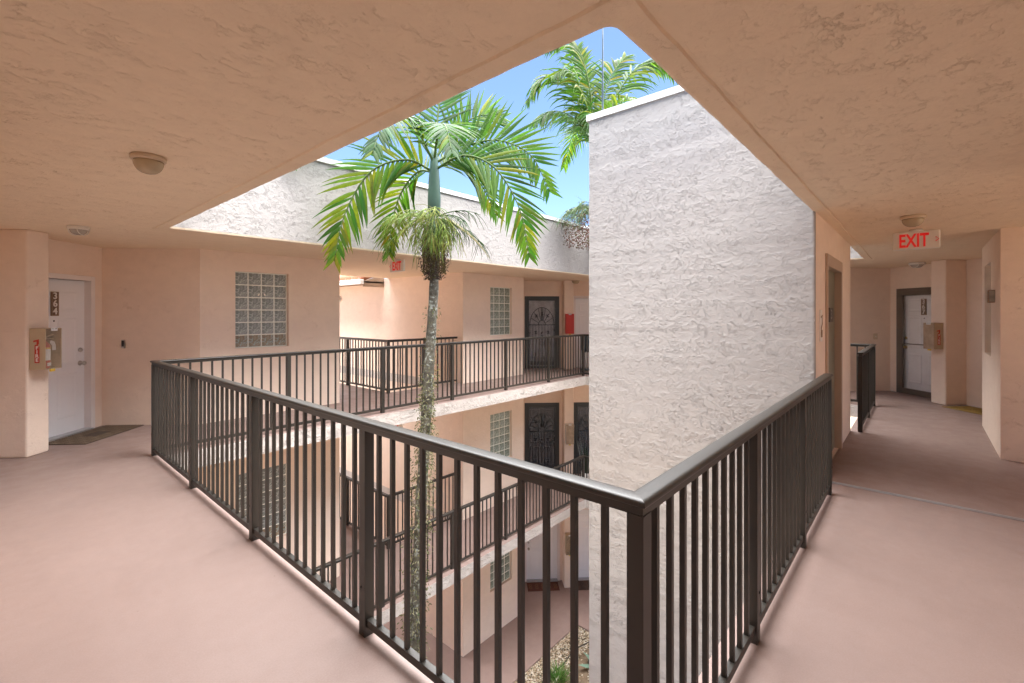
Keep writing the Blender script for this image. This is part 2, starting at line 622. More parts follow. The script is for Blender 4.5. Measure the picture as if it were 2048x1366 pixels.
def rring(x0, x1, y0, y1, off, rad=0.055, k=4, sub=0, wob=0.0):
    """rounded rectangle grown outwards by off, always the same vertex count; wob lets the hand-floated edge wander"""
    x0, x1, y0, y1 = x0 - off, x1 + off, y0 - off, y1 + off
    r = max(rad - off * 0.6, 0.004)
    pts = []
    for (cx, cy, a0) in ((x0 + r, y0 + r, 180), (x1 - r, y0 + r, 270), (x1 - r, y1 - r, 0), (x0 + r, y1 - r, 90)):
        arc = []
        for i in range(k + 1):
            a = R(a0 + 90 * i / k)
            arc.append((cx + r * math.cos(a), cy + r * math.sin(a)))
        pts.append(arc)
    out = []
    for q in range(4):
        out += pts[q]
        a, b = pts[q][-1], pts[(q + 1) % 4][0]
        for i in range(1, sub + 1):
            t = i / (sub + 1)
            out.append((a[0] + (b[0] - a[0]) * t, a[1] + (b[1] - a[1]) * t))
    if wob:
        out = [(x + wob * mnoise.noise(Vector((x * 4, y * 4, 1.7))) + wob * 0.6 * mnoise.noise(Vector((x * 13, y * 13, 4.2))),
                y + wob * mnoise.noise(Vector((x * 4, y * 4, 7.1))) + wob * 0.6 * mnoise.noise(Vector((x * 13, y * 13, 9.3)))) for x, y in out]
    return out


def loft(mb, loops, up=False):
    """loops: list of (list of 2D points, z)"""
    n = len(loops[0][0])
    vs = [(x, y, z) for pts, z in loops for x, y in pts]
    fs = []
    for i in range(len(loops) - 1):
        for k in range(n):
            k2 = (k + 1) % n
            q = (i * n + k, i * n + k2, (i + 1) * n + k2, (i + 1) * n + k)
            fs.append(q if up else q[::-1])
    mb.add(vs, fs)


BIG = (-3.2, 17.0, -4.2, 10.72)


SUB = 70


def outer_loop(k=4):
    x0, x1, y0, y1 = BIG
    cs = ((x0, y0), (x1, y0), (x1, y1), (x0, y1))
    out = []
    for q in range(4):
        a, b = cs[q], cs[(q + 1) % 4]
        out += [a] * (k + 1)
        out += [(a[0] + (b[0] - a[0]) * i / (SUB + 1), a[1] + (b[1] - a[1]) * i / (SUB + 1)) for i in range(1, SUB + 1)]
    return out


def oring(off, wob=0.006):
    return rring(*OPEN, off, sub=SUB, wob=wob)



mb = MB()
loft(mb, [(oring(0.0), CEIL + 0.028), (oring(0.006), CEIL + 0.008), (oring(0.024), CEIL),
          (oring(0.110), CEIL), (oring(0.117), CEIL + 0.010), (oring(0.130), CEIL + 0.010),
          (oring(0.137), CEIL), (oring(0.25, 0.0), CEIL), (outer_loop(), CEIL)])
ceiling = mb.build('ceiling', 'ceiling')
tag(ceiling, kind='structure')
mb = MB()
loft(mb, [(outer_loop(), 2.95), (oring(0.2, 0.0), 2.95)], up=False)
mb.build('roof_membrane', 'roofing', ceiling)

parapet = empty('roof_parapet', (OPEN[0], OPEN[2], CEIL), 'rough off-white stucco parapet around the square roof opening, with metal coping', 'parapet')
mb = MB()
loft(mb, [(oring(0.0), CEIL + 0.028), (oring(0.0, 0.0), CEIL + 0.12), (oring(0.0, 0.0), 3.68), (oring(0.2, 0.0), 3.68), (oring(0.2, 0.0), 2.95)], up=False)
at_world(mb.build('wall', 'white_stucco', parapet), parapet)
mb = MB()
loft(mb, [(oring(0.01, 0.0), 3.675), (oring(-0.025, 0.0), 3.675), (oring(-0.025, 0.0), 3.745), (oring(0.23, 0.0), 3.755), (oring(0.23, 0.0), 3.675)], up=False)
at_world(mb.build('coping', 'coping', parapet), parapet)


def grid_sheet(mb, xs, ys, holes, z, up=True):
    xs, ys = sorted(set(xs)), sorted(set(ys))
    for i in range(len(xs) - 1):
        for j in range(len(ys) - 1):
            xm, ym = (xs[i] + xs[i + 1]) / 2, (ys[j] + ys[j + 1]) / 2
            if any(h[0] < xm < h[1] and h[2] < ym < h[3] for h in holes):
                continue
            q = [(xs[i], ys[j], z), (xs[i + 1], ys[j], z), (xs[i + 1], ys[j + 1], z), (xs[i], ys[j + 1], z)]
            mb.add(q, [(0, 1, 2, 3)] if up else [(3, 2, 1, 0)])


FX = (-3.2, SLAB[0], STAIR[0], STAIR[1], SLAB[1], 17.0)
FY = (-4.2, SLAB[2], SLAB[3], STAIR[2], STAIR[3], 15.0)
floors = {}
for lv in (3, 2):
    z = LV[lv]
    mb = MB()
    grid_sheet(mb, FX, FY, (SLAB, (STAIR[0], STAIR[1], STAIR[2], 15.0)), z)
    fl = mb.build('walkway_floor', 'floor')
    tag(fl, kind='structure')
    floors[lv] = fl
    mb = MB()
    grid_sheet(mb, FX, FY, (SLAB, (STAIR[0], STAIR[1], STAIR[2], 15.0)), z - 0.21, up=False)
    mb.build('soffit', 'peach', fl)
    mb = MB()
    for (a, b, c, d) in (SLAB, (STAIR[0], STAIR[1], STAIR[2], 15.0)):
        for p, q, n in (((a, c), (b, c), (0, 1)), ((a, d), (b, d), (0, -1)), ((a, c), (a, d), (1, 0)), ((b, c), (b, d), (-1, 0))):
            wall_mesh(mb, p, q, n, z - 0.21, z - 0.012, back=False)
            # the coating folds over the slab edge
            e = Vector((q[0] - p[0], q[1] - p[1], 0))
            nn = Vector((*n, 0)) * 0.008
            P, Q = Vector((*p, 0)), Vector((*q, 0))
            f = (0, 1, 2, 3) if e.cross(Z).dot(nn) > 0 else (3, 2, 1, 0)
            mb.add([P + Z * (z - 0.012), Q + Z * (z - 0.012), Q + Z * z, P + Z * z], [f])
    mb.build('slab_edge', 'rough_edge', fl)
# metal expansion joint across the near walkway with its raised centre rib
mb = MB()
mb.box((5.27, -1.9, 0.0005), (5.325, 0.70, 0.005))
mb.box((5.288, -1.9, 0.005), (5.307, 0.70, 0.008))
tag(mb.build('joint_cover', 'joint_metal', floors[3], 0.0015), 'grey metal expansion joint strip across the pink floor')

# ground level
mb = MB()
mb.add([(-400, -400, -6.42), (400, -400, -6.42), (400, 400, -6.42), (-400, 400, -6.42)], [(0, 1, 2, 3)])
ground = tag(mb.build('ground', 'soil'), kind='structure')
GP = (1.25, 9.82, 0.6, 6.47)
mb = MB()
grid_sheet(mb, (-3.2, GP[0], GP[1], 17.0), (-4.2, GP[2], GP[3], 15.0), (GP,), -6.2)
for p, q, n in (((GP[0], GP[2]), (GP[1], GP[2]), (0, 1)), ((GP[0], GP[3]), (GP[1], GP[3]), (0, -1)), ((GP[0], GP[2]), (GP[0], GP[3]), (1, 0)), ((GP[1], GP[2]), (GP[1], GP[3]), (-1, 0))):
    wall_mesh(mb, p, q, n, -6.5, -6.2, back=False)
pave = tag(mb.build('courtyard_path', 'floor'), kind='structure')
# planted bed, uneven
mb = MB()
nx, ny = 60, 42
vs = []
for j in range(ny + 1):
    for i in range(nx + 1):
        x, y = GP[0] + (GP[1] - GP[0]) * i / nx, GP[2] + (GP[3] - GP[2]) * j / ny
        zz = -6.27 + 0.05 * mnoise.noise(Vector((x * 1.3, y * 1.3, 0.3))) + 0.02 * mnoise.noise(Vector((x * 5, y * 5, 2)))
        vs.append((x, y, zz))
mb.add(vs, [(j * (nx + 1) + i, j * (nx + 1) + i + 1, (j + 1) * (nx + 1) + i + 1, (j + 1) * (nx + 1) + i) for j in range(ny) for i in range(nx)], smooth=True)
mb.build('soil_bed', 'soil', ground)


# ================================================================ apartment fronts
SQ = 1 / math.sqrt(2)
block_cache = {}


def glass_block_mesh(dx, mat):
    """one glass block about 19 cm square, cushion faced; dx is the horizontal direction of its face"""
    key = (round(dx[0], 3), round(dx[1], 3), mat)
    if key in block_cache:
        return block_cache[key]
    mb = MB()
    ex, ez = Vector((dx[0], dx[1], 0)), Z
    ny = Vector((dx[1], -dx[0], 0))
    h = 0.092
    vs, fs = [], []
    for k, (r, d) in enumerate(((h, -0.03), (h, -0.004), (h - 0.008, 0.0015), (h - 0.03, -0.001))):
        for a, b in ((-1, -1), (1, -1), (1, 1), (-1, 1)):
            vs.append(ex * (a * r) + ez * (b * r) + ny * d)
    for k in range(3):
        for i in range(4):
            j = (i + 1) % 4
            fs.append((k * 4 + i, k * 4 + j, (k + 1) * 4 + j, (k + 1) * 4 + i))
    fs.append((12, 13, 14, 15))
    mb.add(vs, fs)
    block_cache[key] = mb.mesh('glass_block', mat)
    return block_cache[key]


def window(parent, p0, e, n, s0, z0, mats=('glass_block', 'glass_block'), wings=False):
    """glass block window 4 x 6 set back in its opening; e runs left to right as seen from outside"""
    e3, n3 = Vector((*e, 0)), Vector((*n, 0))
    o = Vector((*p0, 0)) + e3 * s0 - n3 * 0.075
    mb = MB()
    mb.obox(o, e3, n3, Z, (0.0, -0.05, z0), (0.79, 0.0, z0 + 1.18))
    wdw = mb.build('window', 'mortar', parent)
    at_world(wdw, parent)
    right = n3.cross(Z) * -1
    dx = e3 if e3.dot(Vector((-n3.y, n3.x, 0))) > 0 else -e3
    for r in range(6):
        for c in range(4):
            m = mats[1] if r == 0 else mats[0]
            b = bpy.data.objects.new('glass_block', glass_block_mesh((dx.x, dx.y), m))
            col.objects.link(b)
            b.parent = wdw
            b.location = o + e3 * (0.008 + 0.0968 + c * 0.1936) + Z * (z0 + 0.008 + 0.0968 + r * 0.194) + n3 * 0.002
    if wings:
        for k, sx in enumerate((-1, 1)):
            mb = MB()
            mb.lathe([(0.0, -0.022), (0.010, -0.015), (0.013, 0.0), (0.010, 0.014), (0.002, 0.024)],
                     o + e3 * (0.395 + sx * 0.045) + Z * (z0 + 0.83) + n3 * 0.02, e3, n3 * 0.3, (Z + e3 * 0.25 * -sx).normalized(), 10)
            mb.build('ornament', 'wing', wdw)
    return wdw


def six_panel_door(parent, o, e3, n3, w, h, mat='white_paint', knob='steel', knob_side=0, deadbolt=True):
    """door slab with six raised panels; o is the bottom corner at s=0, face towards n3"""
    mb = MB()
    mb.obox(o, e3, n3, Z, (-0.006, -0.04, 0.012), (w + 0.006, 0, h + 0.016))
    d = mb.build('door', mat, parent)
    at_world(d, parent)
    for (z0, z1) in ((h - 0.40, h - 0.15), (h - 1.12, h - 0.50), (0.22, 0.80)):
        for c in (0, 1):
            x0 = 0.12 + c * (w / 2 - 0.05)
            x1 = x0 + w / 2 - 0.17
            mb = MB()
            ix = 0.03
            vs = []
            for (dx, dz, dn) in ((0, 0, 0.0005), (0.008, 0.008, 0.006), (ix, ix, 0.007), (ix + 0.012, ix + 0.012, 0.003)):
                for a, b in ((x0 + dx, z0 + dz), (x1 - dx, z0 + dz), (x1 - dx, z1 - dz), (x0 + dx, z1 - dz)):
                    vs.append(o + e3 * a + Z * b + n3 * dn)
            fs = []
            for k in range(3):
                for i in range(4):
                    j = (i + 1) % 4
                    fs.append((k * 4 + i, k * 4 + j, (k + 1) * 4 + j, (k + 1) * 4 + i))
            fs.append((12, 13, 14, 15))
            mb.add(vs, fs)
            mb.build('panel', mat, d)
    ks = 0.07 if knob_side == 0 else w - 0.07
    mb = MB()
    mb.lathe([(0.033, 0.0), (0.033, 0.006), (0.012, 0.012), (0.011, 0.035), (0.026, 0.045), (0.029, 0.058), (0.022, 0.070), (0.0, 0.074)],
             o + e3 * ks + Z * 0.92, e3, Z, n3, 20)
    mb.build('knob', knob, d)
    if deadbolt:
        mb = MB()
        mb.lathe([(0.030, 0.0), (0.030, 0.012), (0.024, 0.018), (0.0, 0.019)], o + e3 * ks + Z * 1.10, e3, Z, n3, 20)
        mb.build('deadbolt', knob, d)
    mb = MB()
    mb.lathe([(0.011, 0.0), (0.011, 0.004), (0.0, 0.005)], o + e3 * (w / 2) + Z * 1.50, e3, Z, n3, 14)
    mb.build('peephole', 'black', d)
    return d


def casing(parent, o, e3, n3, w, h, mat, wd=0.06, name='door_frame', proud=0.018, deep=0.085, low=0.0):
    mb = MB()
    mb.obox(o, e3, n3, Z, (-wd, -deep, low), (0, proud, h + wd))
    mb.obox(o, e3, n3, Z, (w, -deep, low), (w + wd, proud, h + wd))
    mb.obox(o, e3, n3, Z, (0, -deep, h), (w, proud, h + wd))
    return at_world(mb.build(name, mat, parent, 0.004), parent)


def number_plate(parent, door, o, e3, n3, digits, w):
    """upright brown plate with raised numerals one above the other"""
    c = o + e3 * (w / 2) + Z * 1.72
    mb = MB()
    mb.obox(c, e3, n3, Z, (-0.05, 0.0, -0.155), (0.05, 0.014, 0.155))
    mb.build('number_plate', 'plate_brown', door, 0.004)
    mb = MB()
    for a, b in (((-0.05, -0.155), (0.05, -0.145)), ((-0.05, 0.145), (0.05, 0.155)), ((-0.05, -0.145), (-0.042, 0.145)), ((0.042, -0.145), (0.05, 0.145))):
        mb.obox(c, e3, n3, Z, (a[0], 0.0145, a[1]), (b[0], 0.019, b[1]))
    mb.build('plate_rim', 'eave', door)
    rd = e3 if e3.cross(Z).dot(n3) > 0 else -e3
    for i, ch in enumerate(digits):
        place_text('numeral', ch, 0.118, 'numeral_white', c + n3 * 0.0175 + Z * (0.098 - 0.098 * i), rd, Z, door, 1.0, 0.003, 0.002)


def iron_screen_door(parent, o, e3, n3, w, h, dark):
    mb = MB()
    for a, b in (((0, 0), (0.075, h)), ((w - 0.075, 0), (w, h)), ((0.075, h - 0.075), (w - 0.075, h)), ((0.075, 0.0), (w - 0.075, 0.06))):
        mb.obox(o, e3, n3, Z, (a[0], -0.03, a[1]), (b[0], 0.02, b[1]))
    d = at_world(mb.build('screen_door', 'iron', parent, 0.004), parent)
    base = o
    mb = MB()
    x0, x1 = 0.10, w - 0.10
    cx, rad, zc = w / 2, (x1 - x0) / 2, h - 0.78
    P = lambda x, z, y=0.0: base + e3 * x + Z * z + n3 * y
    bar = lambda a, b, r=0.008: mb.tube([P(*a), P(*b)], r, 6)
    bar((0.075, zc), (w - 0.075, zc), 0.010)
    arc = [P(cx + rad * math.cos(R(t)), zc + rad * 1.42 * math.sin(R(t))) for t in range(0, 181, 12)]
    mb.tube(arc, 0.009, 6)
    hub = [P(cx + 0.10 * math.cos(R(t)), zc + 0.13 * math.sin(R(t))) for t in range(0, 181, 20)]
    mb.tube(hub, 0.008, 6)
    for t in (24, 48, 72, 90, 108, 132, 156):
        bar((cx + 0.10 * math.cos(R(t)), zc + 0.13 * math.sin(R(t))), (cx + rad * math.cos(R(t)), zc + rad * 1.42 * math.sin(R(t))), 0.007 if t != 90 else 0.017)
    nb = 9
    for i in range(nb):
        x = 0.10 + (w - 0.20) * i / (nb - 1)
        bar((x, 0.06), (x, zc), 0.0075)
    bar((0.075, 0.30), (w - 0.075, 0.30), 0.009)
    bar((0.075, 0.20), (w - 0.075, 0.20), 0.009)
    for i in range(nb - 1):
        x = 0.10 + (w - 0.20) * (i + 0.5) / (nb - 1)
        mb.obox(P(x, 0.135), e3, n3, Z, (-0.030, -0.004, -0.045), (0.030, 0.004, 0.045))
    for (x, z, s) in ((0.30 * w, zc - 0.22, 0.05), (0.70 * w, zc - 0.22, 0.05), (0.30 * w, 0.42, 0.05), (0.70 * w, 0.42, 0.05), (0.32 * w, zc + 0.26, 0.05), (0.68 * w, zc + 0.26, 0.05), (cx, zc + 0.32, 0.05)):
        for k in range(4):
            a = R(45 + 90 * k)
            mb.tube([P(x, z, 0.008), P(x + s * 0.55 * math.cos(a), z + s * 0.9 * math.sin(a), 0.01), P(x + s * math.cos(a + 0.5), z + s * 1.1 * math.sin(a + 0.5), 0.006)], [0.012, 0.014, 0.004], 6)
    # central scroll
    for sx in (-1, 1):
        sp = [P(cx + sx * (0.012 + 0.05 * math.sin(R(t)) * (1 - t / 560)), 0.66 + 0.30 * t / 400, 0.008) for t in range(0, 401, 25)]
        mb.tube(sp, 0.007, 6)
    bar((cx - 0.02, 1.0), (cx + 0.02, 1.06), 0.02)
    mb.build('grille', 'iron', d)
    mb = MB()
    mb.obox(base, e3, n3, Z, (0.07, -0.018, 0.05), (w - 0.07, -0.014, h - 0.07))
    mb.build('mesh_screen', 'screen', d)
    mb = MB()
    mb.obox(P(0.04, 1.02), e3, n3, Z, (-0.025, 0.02, -0.06), (0.025, 0.035, 0.06))
    mb.tube([P(0.04, 1.03, 0.03), P(0.04, 1.03, 0.07), P(0.13, 1.03, 0.07)], 0.009, 8)
    mb.build('handle', 'iron', d)
    return d


def storm_door(parent, o, e3, n3, w, h):
    mb = MB()
    for a, b in (((0, 0), (0.085, h)), ((w - 0.085, 0), (w, h)), ((0.085, h - 0.09), (w - 0.085, h)), ((0.085, 0.0), (w - 0.085, 0.11))):
        mb.obox(o, e3, n3, Z, (a[0], -0.03, a[1]), (b[0], 0.018, b[1]))
    d = at_world(mb.build('storm_door', 'dark_bronze', parent, 0.004), parent)
    mb = MB()
    mb.obox(o, e3, n3, Z, (0.085, -0.012, 0.11), (w - 0.085, -0.006, h - 0.09))
    mb.build('pane', 'storm_glass', d)
    mb = MB()
    mb.obox(o, e3, n3, Z, (0.0, 0.018, 0.985), (w, 0.030, 1.005))
    mb.build('push_bar', 'dark_bronze', d, 0.003)
    mb = MB()
    mb.obox(o, e3, n3, Z, (w - 0.17, 0.018, 0.95), (w - 0.10, 0.045, 1.05))
    mb.build('latch', 'brass', d, 0.006)
    return d


def apartment_front(name_label, lv, O, e1, n, wdir, wlen, win_s, door='white', digits=None, wmats=('glass_block', 'glass_block_low'), wings=False,
                    second=True, knob='steel', door2='white', pillar_at=1.24, detail=True):
    """one apartment front: recessed 45 degree door wall, wing wall, window wall and the stub pillar between two doors"""
    z0, z1 = LV[lv], SOFFIT[lv] + (0.0 if lv == 3 else -0.0)
    O3 = Vector((*O, 0))
    e3, n3, w3 = Vector((*e1, 0)), Vector((*n, 0)), Vector((*wdir, 0))
    wl_ = 0.95 * math.sqrt(2)
    W = O3 + n3 * wl_                      # outer corner where the window wall starts
    wn_ = Vector((w3.y, -w3.x, 0))
    if wn_.dot(n3) < 0:
        wn_ = -wn_
    root = empty('apartment_front', (O[0], O[1], z0), name_label, 'apartment front')
    zt = z1 + 0.004
    mb = MB()
    wall_mesh(mb, W.xy, (W + w3 * wlen).xy, wn_.xy, z0, zt, [(win_s, win_s + 0.79, z0 + 1.06, z0 + 2.24)])
    end = W + w3 * wlen
    wall_mesh(mb, end.xy, (end - wn_ * 7.0).xy, w3.xy, z0, zt, back=False)
    at_world(mb.build('wall', 'peach', root), root)
    mb = MB()
    wall_mesh(mb, O3.xy, W.xy, e3.xy, z0, zt, back=False)
    at_world(mb.build('wall', 'peach', root), root)
    mb = MB()
    d0, dw, dh = 0.20, 0.91, 2.04
    ops = [(d0 - 0.001, d0 + dw + 0.001, z0 - 0.001, z0 + dh)]
    L = 2.75
    s2 = 2.75 - d0 - dw
    if second:
        ops.append((s2 - 0.001, s2 + dw + 0.001, z0 - 0.001, z0 + dh))
    if door:
        wall_mesh(mb, O3.xy, (O3 + e3 * L).xy, n3.xy, z0, zt, ops, 0.10)
        at_world(mb.build('wall', 'peach', root), root)
    # stub pillar
    mb = MB()
    a = O3 + e3 * pillar_at
    b = O3 + e3 * (pillar_at + 0.27)
    poly = [(a + n3 * -0.01), (a + n3 * 0.385), (b + n3 * 0.385), (b + n3 * -0.01)]
    mb.prism([(p.x, p.y) for p in poly], z0, zt)
    if door:
        at_world(mb.build('pillar', 'peach', root, 0.018), root)
    # window
    window(root, W.xy, w3.xy, wn_.xy, win_s, z0 + 1.06, wmats, wings)
    # dark panel standing in for the dim room behind the glass blocks
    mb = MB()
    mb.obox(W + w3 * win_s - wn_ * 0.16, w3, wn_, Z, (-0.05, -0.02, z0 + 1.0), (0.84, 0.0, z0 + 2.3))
    at_world(mb.build('dim_room_panel', 'dim_room', root), root)
    # doors
    for k, (s, kind) in enumerate(((d0, door), (s2, door2))):
        if not kind:
            continue
        if k == 1 and not second:
            continue
        o = O3 + e3 * s + Z * z0
        ob = o - n3 * 0.075
        if kind == 'white':
            dr = six_panel_door(root, ob, e3, n3, dw, dh - 0.01, knob=knob, knob_side=k)
            casing(root, o, e3, n3, dw, dh, 'trim_white', 0.065)
            mb = MB()
            mb.obox(o, e3, n3, Z, (0.0, -0.12, -0.002), (dw, 0.05, 0.022))
            at_world(mb.build('threshold', 'joint_metal', root, 0.004), root)
            if k == 0 and digits:
                number_plate(root, dr, ob, e3, n3, digits, dw)
        elif kind in ('iron', 'iron_dark'):
            if kind == 'iron':
                six_panel_door(root, ob - n3 * 0.02, e3, n3, dw, dh - 0.01, knob_side=1 - k)
            else:
                six_panel_door(root, ob - n3 * 0.02, e3, n3, dw, dh - 0.01, mat='iron', knob_side=1 - k)
            casing(root, o, e3, n3, dw, dh, 'iron', 0.05, proud=0.012)
            iron_screen_door(root, o, e3, n3, dw, dh, kind == 'iron_dark')
        elif kind == 'storm':
            dr = six_panel_door(root, ob - n3 * 0.01, e3, n3, dw, dh - 0.01, knob='brass', knob_side=0)
            number_plate(root, dr, ob - n3 * 0.01, e3, n3, digits, dw)
            casing(root, o, e3, n3, dw, dh, 'dark_bronze', 0.05, proud=0.012)
            storm_door(root, o, e3, n3, dw, dh)
    return root, O3, e3, n3, W, w3, wn_


UA = dict(O=(1.10, 8.75), e1=(-SQ, -SQ), n=(SQ, -SQ), wdir=(1, 0), wlen=2.14, win_s=0.46)
UB = dict(O=(10.26, 8.75), e1=(SQ, -SQ), n=(-SQ, -SQ), wdir=(-1, 0), wlen=2.14, win_s=0.46)
UC = dict(O=(12.35, 0.48), e1=(-SQ, -SQ), n=(-SQ, SQ), wdir=(0, 1), wlen=2.14, win_s=0.46)
UE = dict(O=(10.35, -1.60), e1=(SQ, SQ), n=(-SQ, SQ), wdir=(-1, 0), wlen=2.05, win_s=0.34)

A3 = apartment_front('peach apartment front with white door 364 and glass block window by the long railing', 3, digits='364', wings=True, **UA)
B3 = apartment_front('top floor peach apartment front with arched iron screen door over a white door', 3, door='iron', wmats=('glass_block_green', 'glass_block_green'), **UB)
C3 = apartment_front('shaded peach apartment front with bronze storm door 367 past the elevator', 3, door='storm', digits='367', second=False, **UC)
E3 = apartment_front('corridor apartment front with narrow recessed window and small plaque beyond the joint strip', 3, door=None, second=False, **UE)
A2 = apartment_front('middle floor apartment front with glass block window seen between the railing balusters', 2, **UA)
B2 = apartment_front('middle floor apartment front with dark arched iron screen door', 2, door='iron_dark', door2='iron_dark', wmats=('glass_block_green', 'glass_block_green'), **UB)
A1 = apartment_front('ground floor apartment front beside the foot of the palm trunk', 1, **UA)
B1 = apartment_front('ground floor apartment front with cream door and dark red mat', 1, wmats=('glass_block_green', 'glass_block_green'), **UB)

# near corner behind the viewpoint: chamfered wall and the walls it joins
root = tag(empty('corner_wall', (-0.4, -0.4, 0)), kind='structure')
mb = MB()
wall_mesh(mb, (-0.10, 5.6), (-0.10, 3.2), (1, 0), 0, CEIL + 0.004, back=False)
wall_mesh(mb, (-0.10, 3.2), (-1.15, 2.0), (1, -0.3), 0, CEIL + 0.004, back=False)
wall_mesh(mb, (-1.15, 2.0), (-1.15, 0.48), (1, 0), 0, CEIL + 0.004, back=False)
wall_mesh(mb, (-1.15, 0.48), (0.48, -1.15), (SQ, SQ), 0, CEIL + 0.004, back=False)
wall_mesh(mb, (0.48, -1.15), (2.0, -1.15), (0, 1), 0, CEIL + 0.004, back=False)
wall_mesh(mb, (2.0, -1.15), (2.3, -0.65), (-0.3, 1), 0, CEIL + 0.004, back=False)
wall_mesh(mb, (2.3, -0.65), (4.4, -0.65), (0, 1), 0, CEIL + 0.004, back=False)
wall_mesh(mb, (4.4, -0.65), (4.4, -4.2), (1, 0), 0, CEIL + 0.004, back=False)
wall_mesh(mb, (-0.10, 5.6), (-0.9, 6.6), (1, 0.3), 0, CEIL + 0.004, back=False)
at_world(mb.build('wall', 'peach', root), root)

# stairwell eave beyond the far walkway
eave = empty('stair_eave', (7.0, 11.2, 2.4), 'stair roof eave with white gutter and clay tiles at the far breezeway', 'eave')
mb = MB()
mb.prism([(6.55, 10.95), (7.17, 10.95), (7.17, 16.0), (6.55, 16.0)], 2.40, 2.44)
mb.add([(6.55, 10.95, 2.30), (7.17, 10.95, 2.30), (7.17, 10.95, 2.66), (6.55, 10.95, 2.44), (6.55, 10.99, 2.30), (7.17, 10.99, 2.30), (7.17, 10.99, 2.66), (6.55, 10.99, 2.44)],
       [(0, 1, 2, 3), (7, 6, 5, 4), (0, 4, 5, 1), (3, 2, 6, 7), (0, 3, 7, 4), (1, 5, 6, 2)])
at_world(mb.build('soffit', 'eave', eave), eave)
mb = MB()
mb.prism([(6.44, 10.93), (6.548, 10.93), (6.548, 16.0), (6.44, 16.0)], 2.36, 2.475)
mb.prism([(6.425, 10.93), (6.438, 10.93), (6.438, 16.0), (6.425, 16.0)], 2.452, 2.485)
at_world(mb.build('gutter', 'coping', eave, 0.006), eave)
for i in range(14):
    y = 11.05 + i * 0.34
    mb = MB()
    pts = [(6.50, y, 2.50), (7.15, y, 2.74)]
    mb.tube(pts, [0.085, 0.075], 10)
    at_world(mb.build('tile', 'roof_tile', eave), eave)

# ================================================================ elevator tower
TX0, TX1, TY0, TY1, TH = 5.0, 7.8, 0.725, 3.13, 4.03
tower = empty('elevator_tower', (TX0, TY0, -6.4), 'tall off-white rough stucco elevator tower rising from the courtyard', 'tower')
mb = MB()
steps = [-6.5 + (TH + 6.5) * i / 150 for i in range(151)]
tl = []
for z in steps:
    ring = []
    for (x, y) in rring(TX0, TX1, TY0, TY1, 0.0, 0.022, 3):
        d = Vector((x * 3, y * 3, z * 5))
        ring.append((x + 0.004 * mnoise.noise(d) + 0.003 * mnoise.noise(d * 4), y + (0.004 * mnoise.noise(d + Vector((5, 5, 5))) + 0.003 * mnoise.noise(d * 4 + Vector((9, 0, 0))) if y > TY0 + 0.03 else 0.0)))
    tl.append((ring, z))
nn_ = len(tl[0][0])
vs = [(x, y, z) for r_, z in tl for x, y in r_]
fs = []
for i in range(len(tl) - 1):
    for k in range(nn_):
        k2 = (k + 1) % nn_
        if tl[i][0][k][1] < TY0 + 0.001 and tl[i][0][k2][1] < TY0 + 0.001 and tl[i + 1][1] < CEIL + 0.08:
            continue
        fs.append((i * nn_ + k, i * nn_ + k2, (i + 1) * nn_ + k2, (i + 1) * nn_ + k))
mb.add(vs, fs)
mb.add([(TX0, TY0, TH - 0.05), (TX1, TY0, TH - 0.05), (TX1, TY1, TH - 0.05), (TX0, TY1, TH - 0.05)], [(0, 1, 2, 3)])
at_world(mb.build('wall', 'white_stucco', tower), tower)
mb = MB()
DX0, DX1 = 5.62, 6.70
wall_mesh(mb, (TX0 + 0.020, TY0 - 0.001), (TX1 - 0.020, TY0 - 0.001), (0, -1), -0.2, CEIL + 0.09, [(DX0 - TX0 - 0.02, DX1 - TX0 - 0.02, 0.0, 2.10)], 0.12, back=False)
at_world(mb.build('lobby_wall', 'peach', tower), tower)
mb = MB()
loft(mb, [(rring(TX0, TX1, TY0, TY1, -0.01, 0.01, 2), TH - 0.03), (rring(TX0, TX1, TY0, TY1, 0.02, 0.01, 2), TH - 0.03), (rring(TX0, TX1, TY0, TY1, 0.02, 0.01, 2), TH + 0.045),
          (rring(TX0, TX1, TY0, TY1, -0.2, 0.01, 2), TH + 0.055), (rring(TX0, TX1, TY0, TY1, -0.2, 0.01, 2), TH - 0.03)], up=True)
at_world(mb.build('coping', 'coping', tower), tower)
mb = MB()
mb.box((DX0 + 0.02, TY0 + 0.045, 0.0), ((DX0 + DX1) / 2 - 0.002, TY0 + 0.075, 2.08))
mb.box(((DX0 + DX1) / 2 + 0.002, TY0 + 0.05, 0.0), (DX1 - 0.02, TY0 + 0.08, 2.08))
edoor = at_world(mb.build('elevator_door', 'elevator', tower, 0.002), tower)
mb = MB()
mb.box((DX0 - 0.05, TY0 - 0.022, 0.0), (DX0 + 0.02, TY0 + 0.13, 2.10))
mb.box((DX1 - 0.02, TY0 - 0.022, 0.0), (DX1 + 0.05, TY0 + 0.13, 2.10))
mb.box((DX0 - 0.05, TY0 - 0.022, 2.08), (DX1 + 0.05, TY0 + 0.13, 2.20))
at_world(mb.build('door_frame', 'elevator_frame', tower, 0.004), tower)
mb = MB()
mb.box((DX0 + 0.56, TY0 + 0.038, 1.50), (DX0 + 0.86, TY0 + 0.048, 1.66))
fs = at_world(mb.build('floor_sign', 'black', tower), tower)
t = place_text('numeral', '3', 0.15, 'number_grey', Vector((DX0 + 0.71, TY0 + 0.036, 1.58)) - tower.location, (1, 0, 0), Z, tower, 1.25)
mb = MB()
mb.box((5.22, TY0 - 0.010, 1.33), (5.33, TY0 - 0.001, 1.63))
at_world(mb.build('call_notice', 'exit_body', tower, 0.002), tower)
mb = MB()
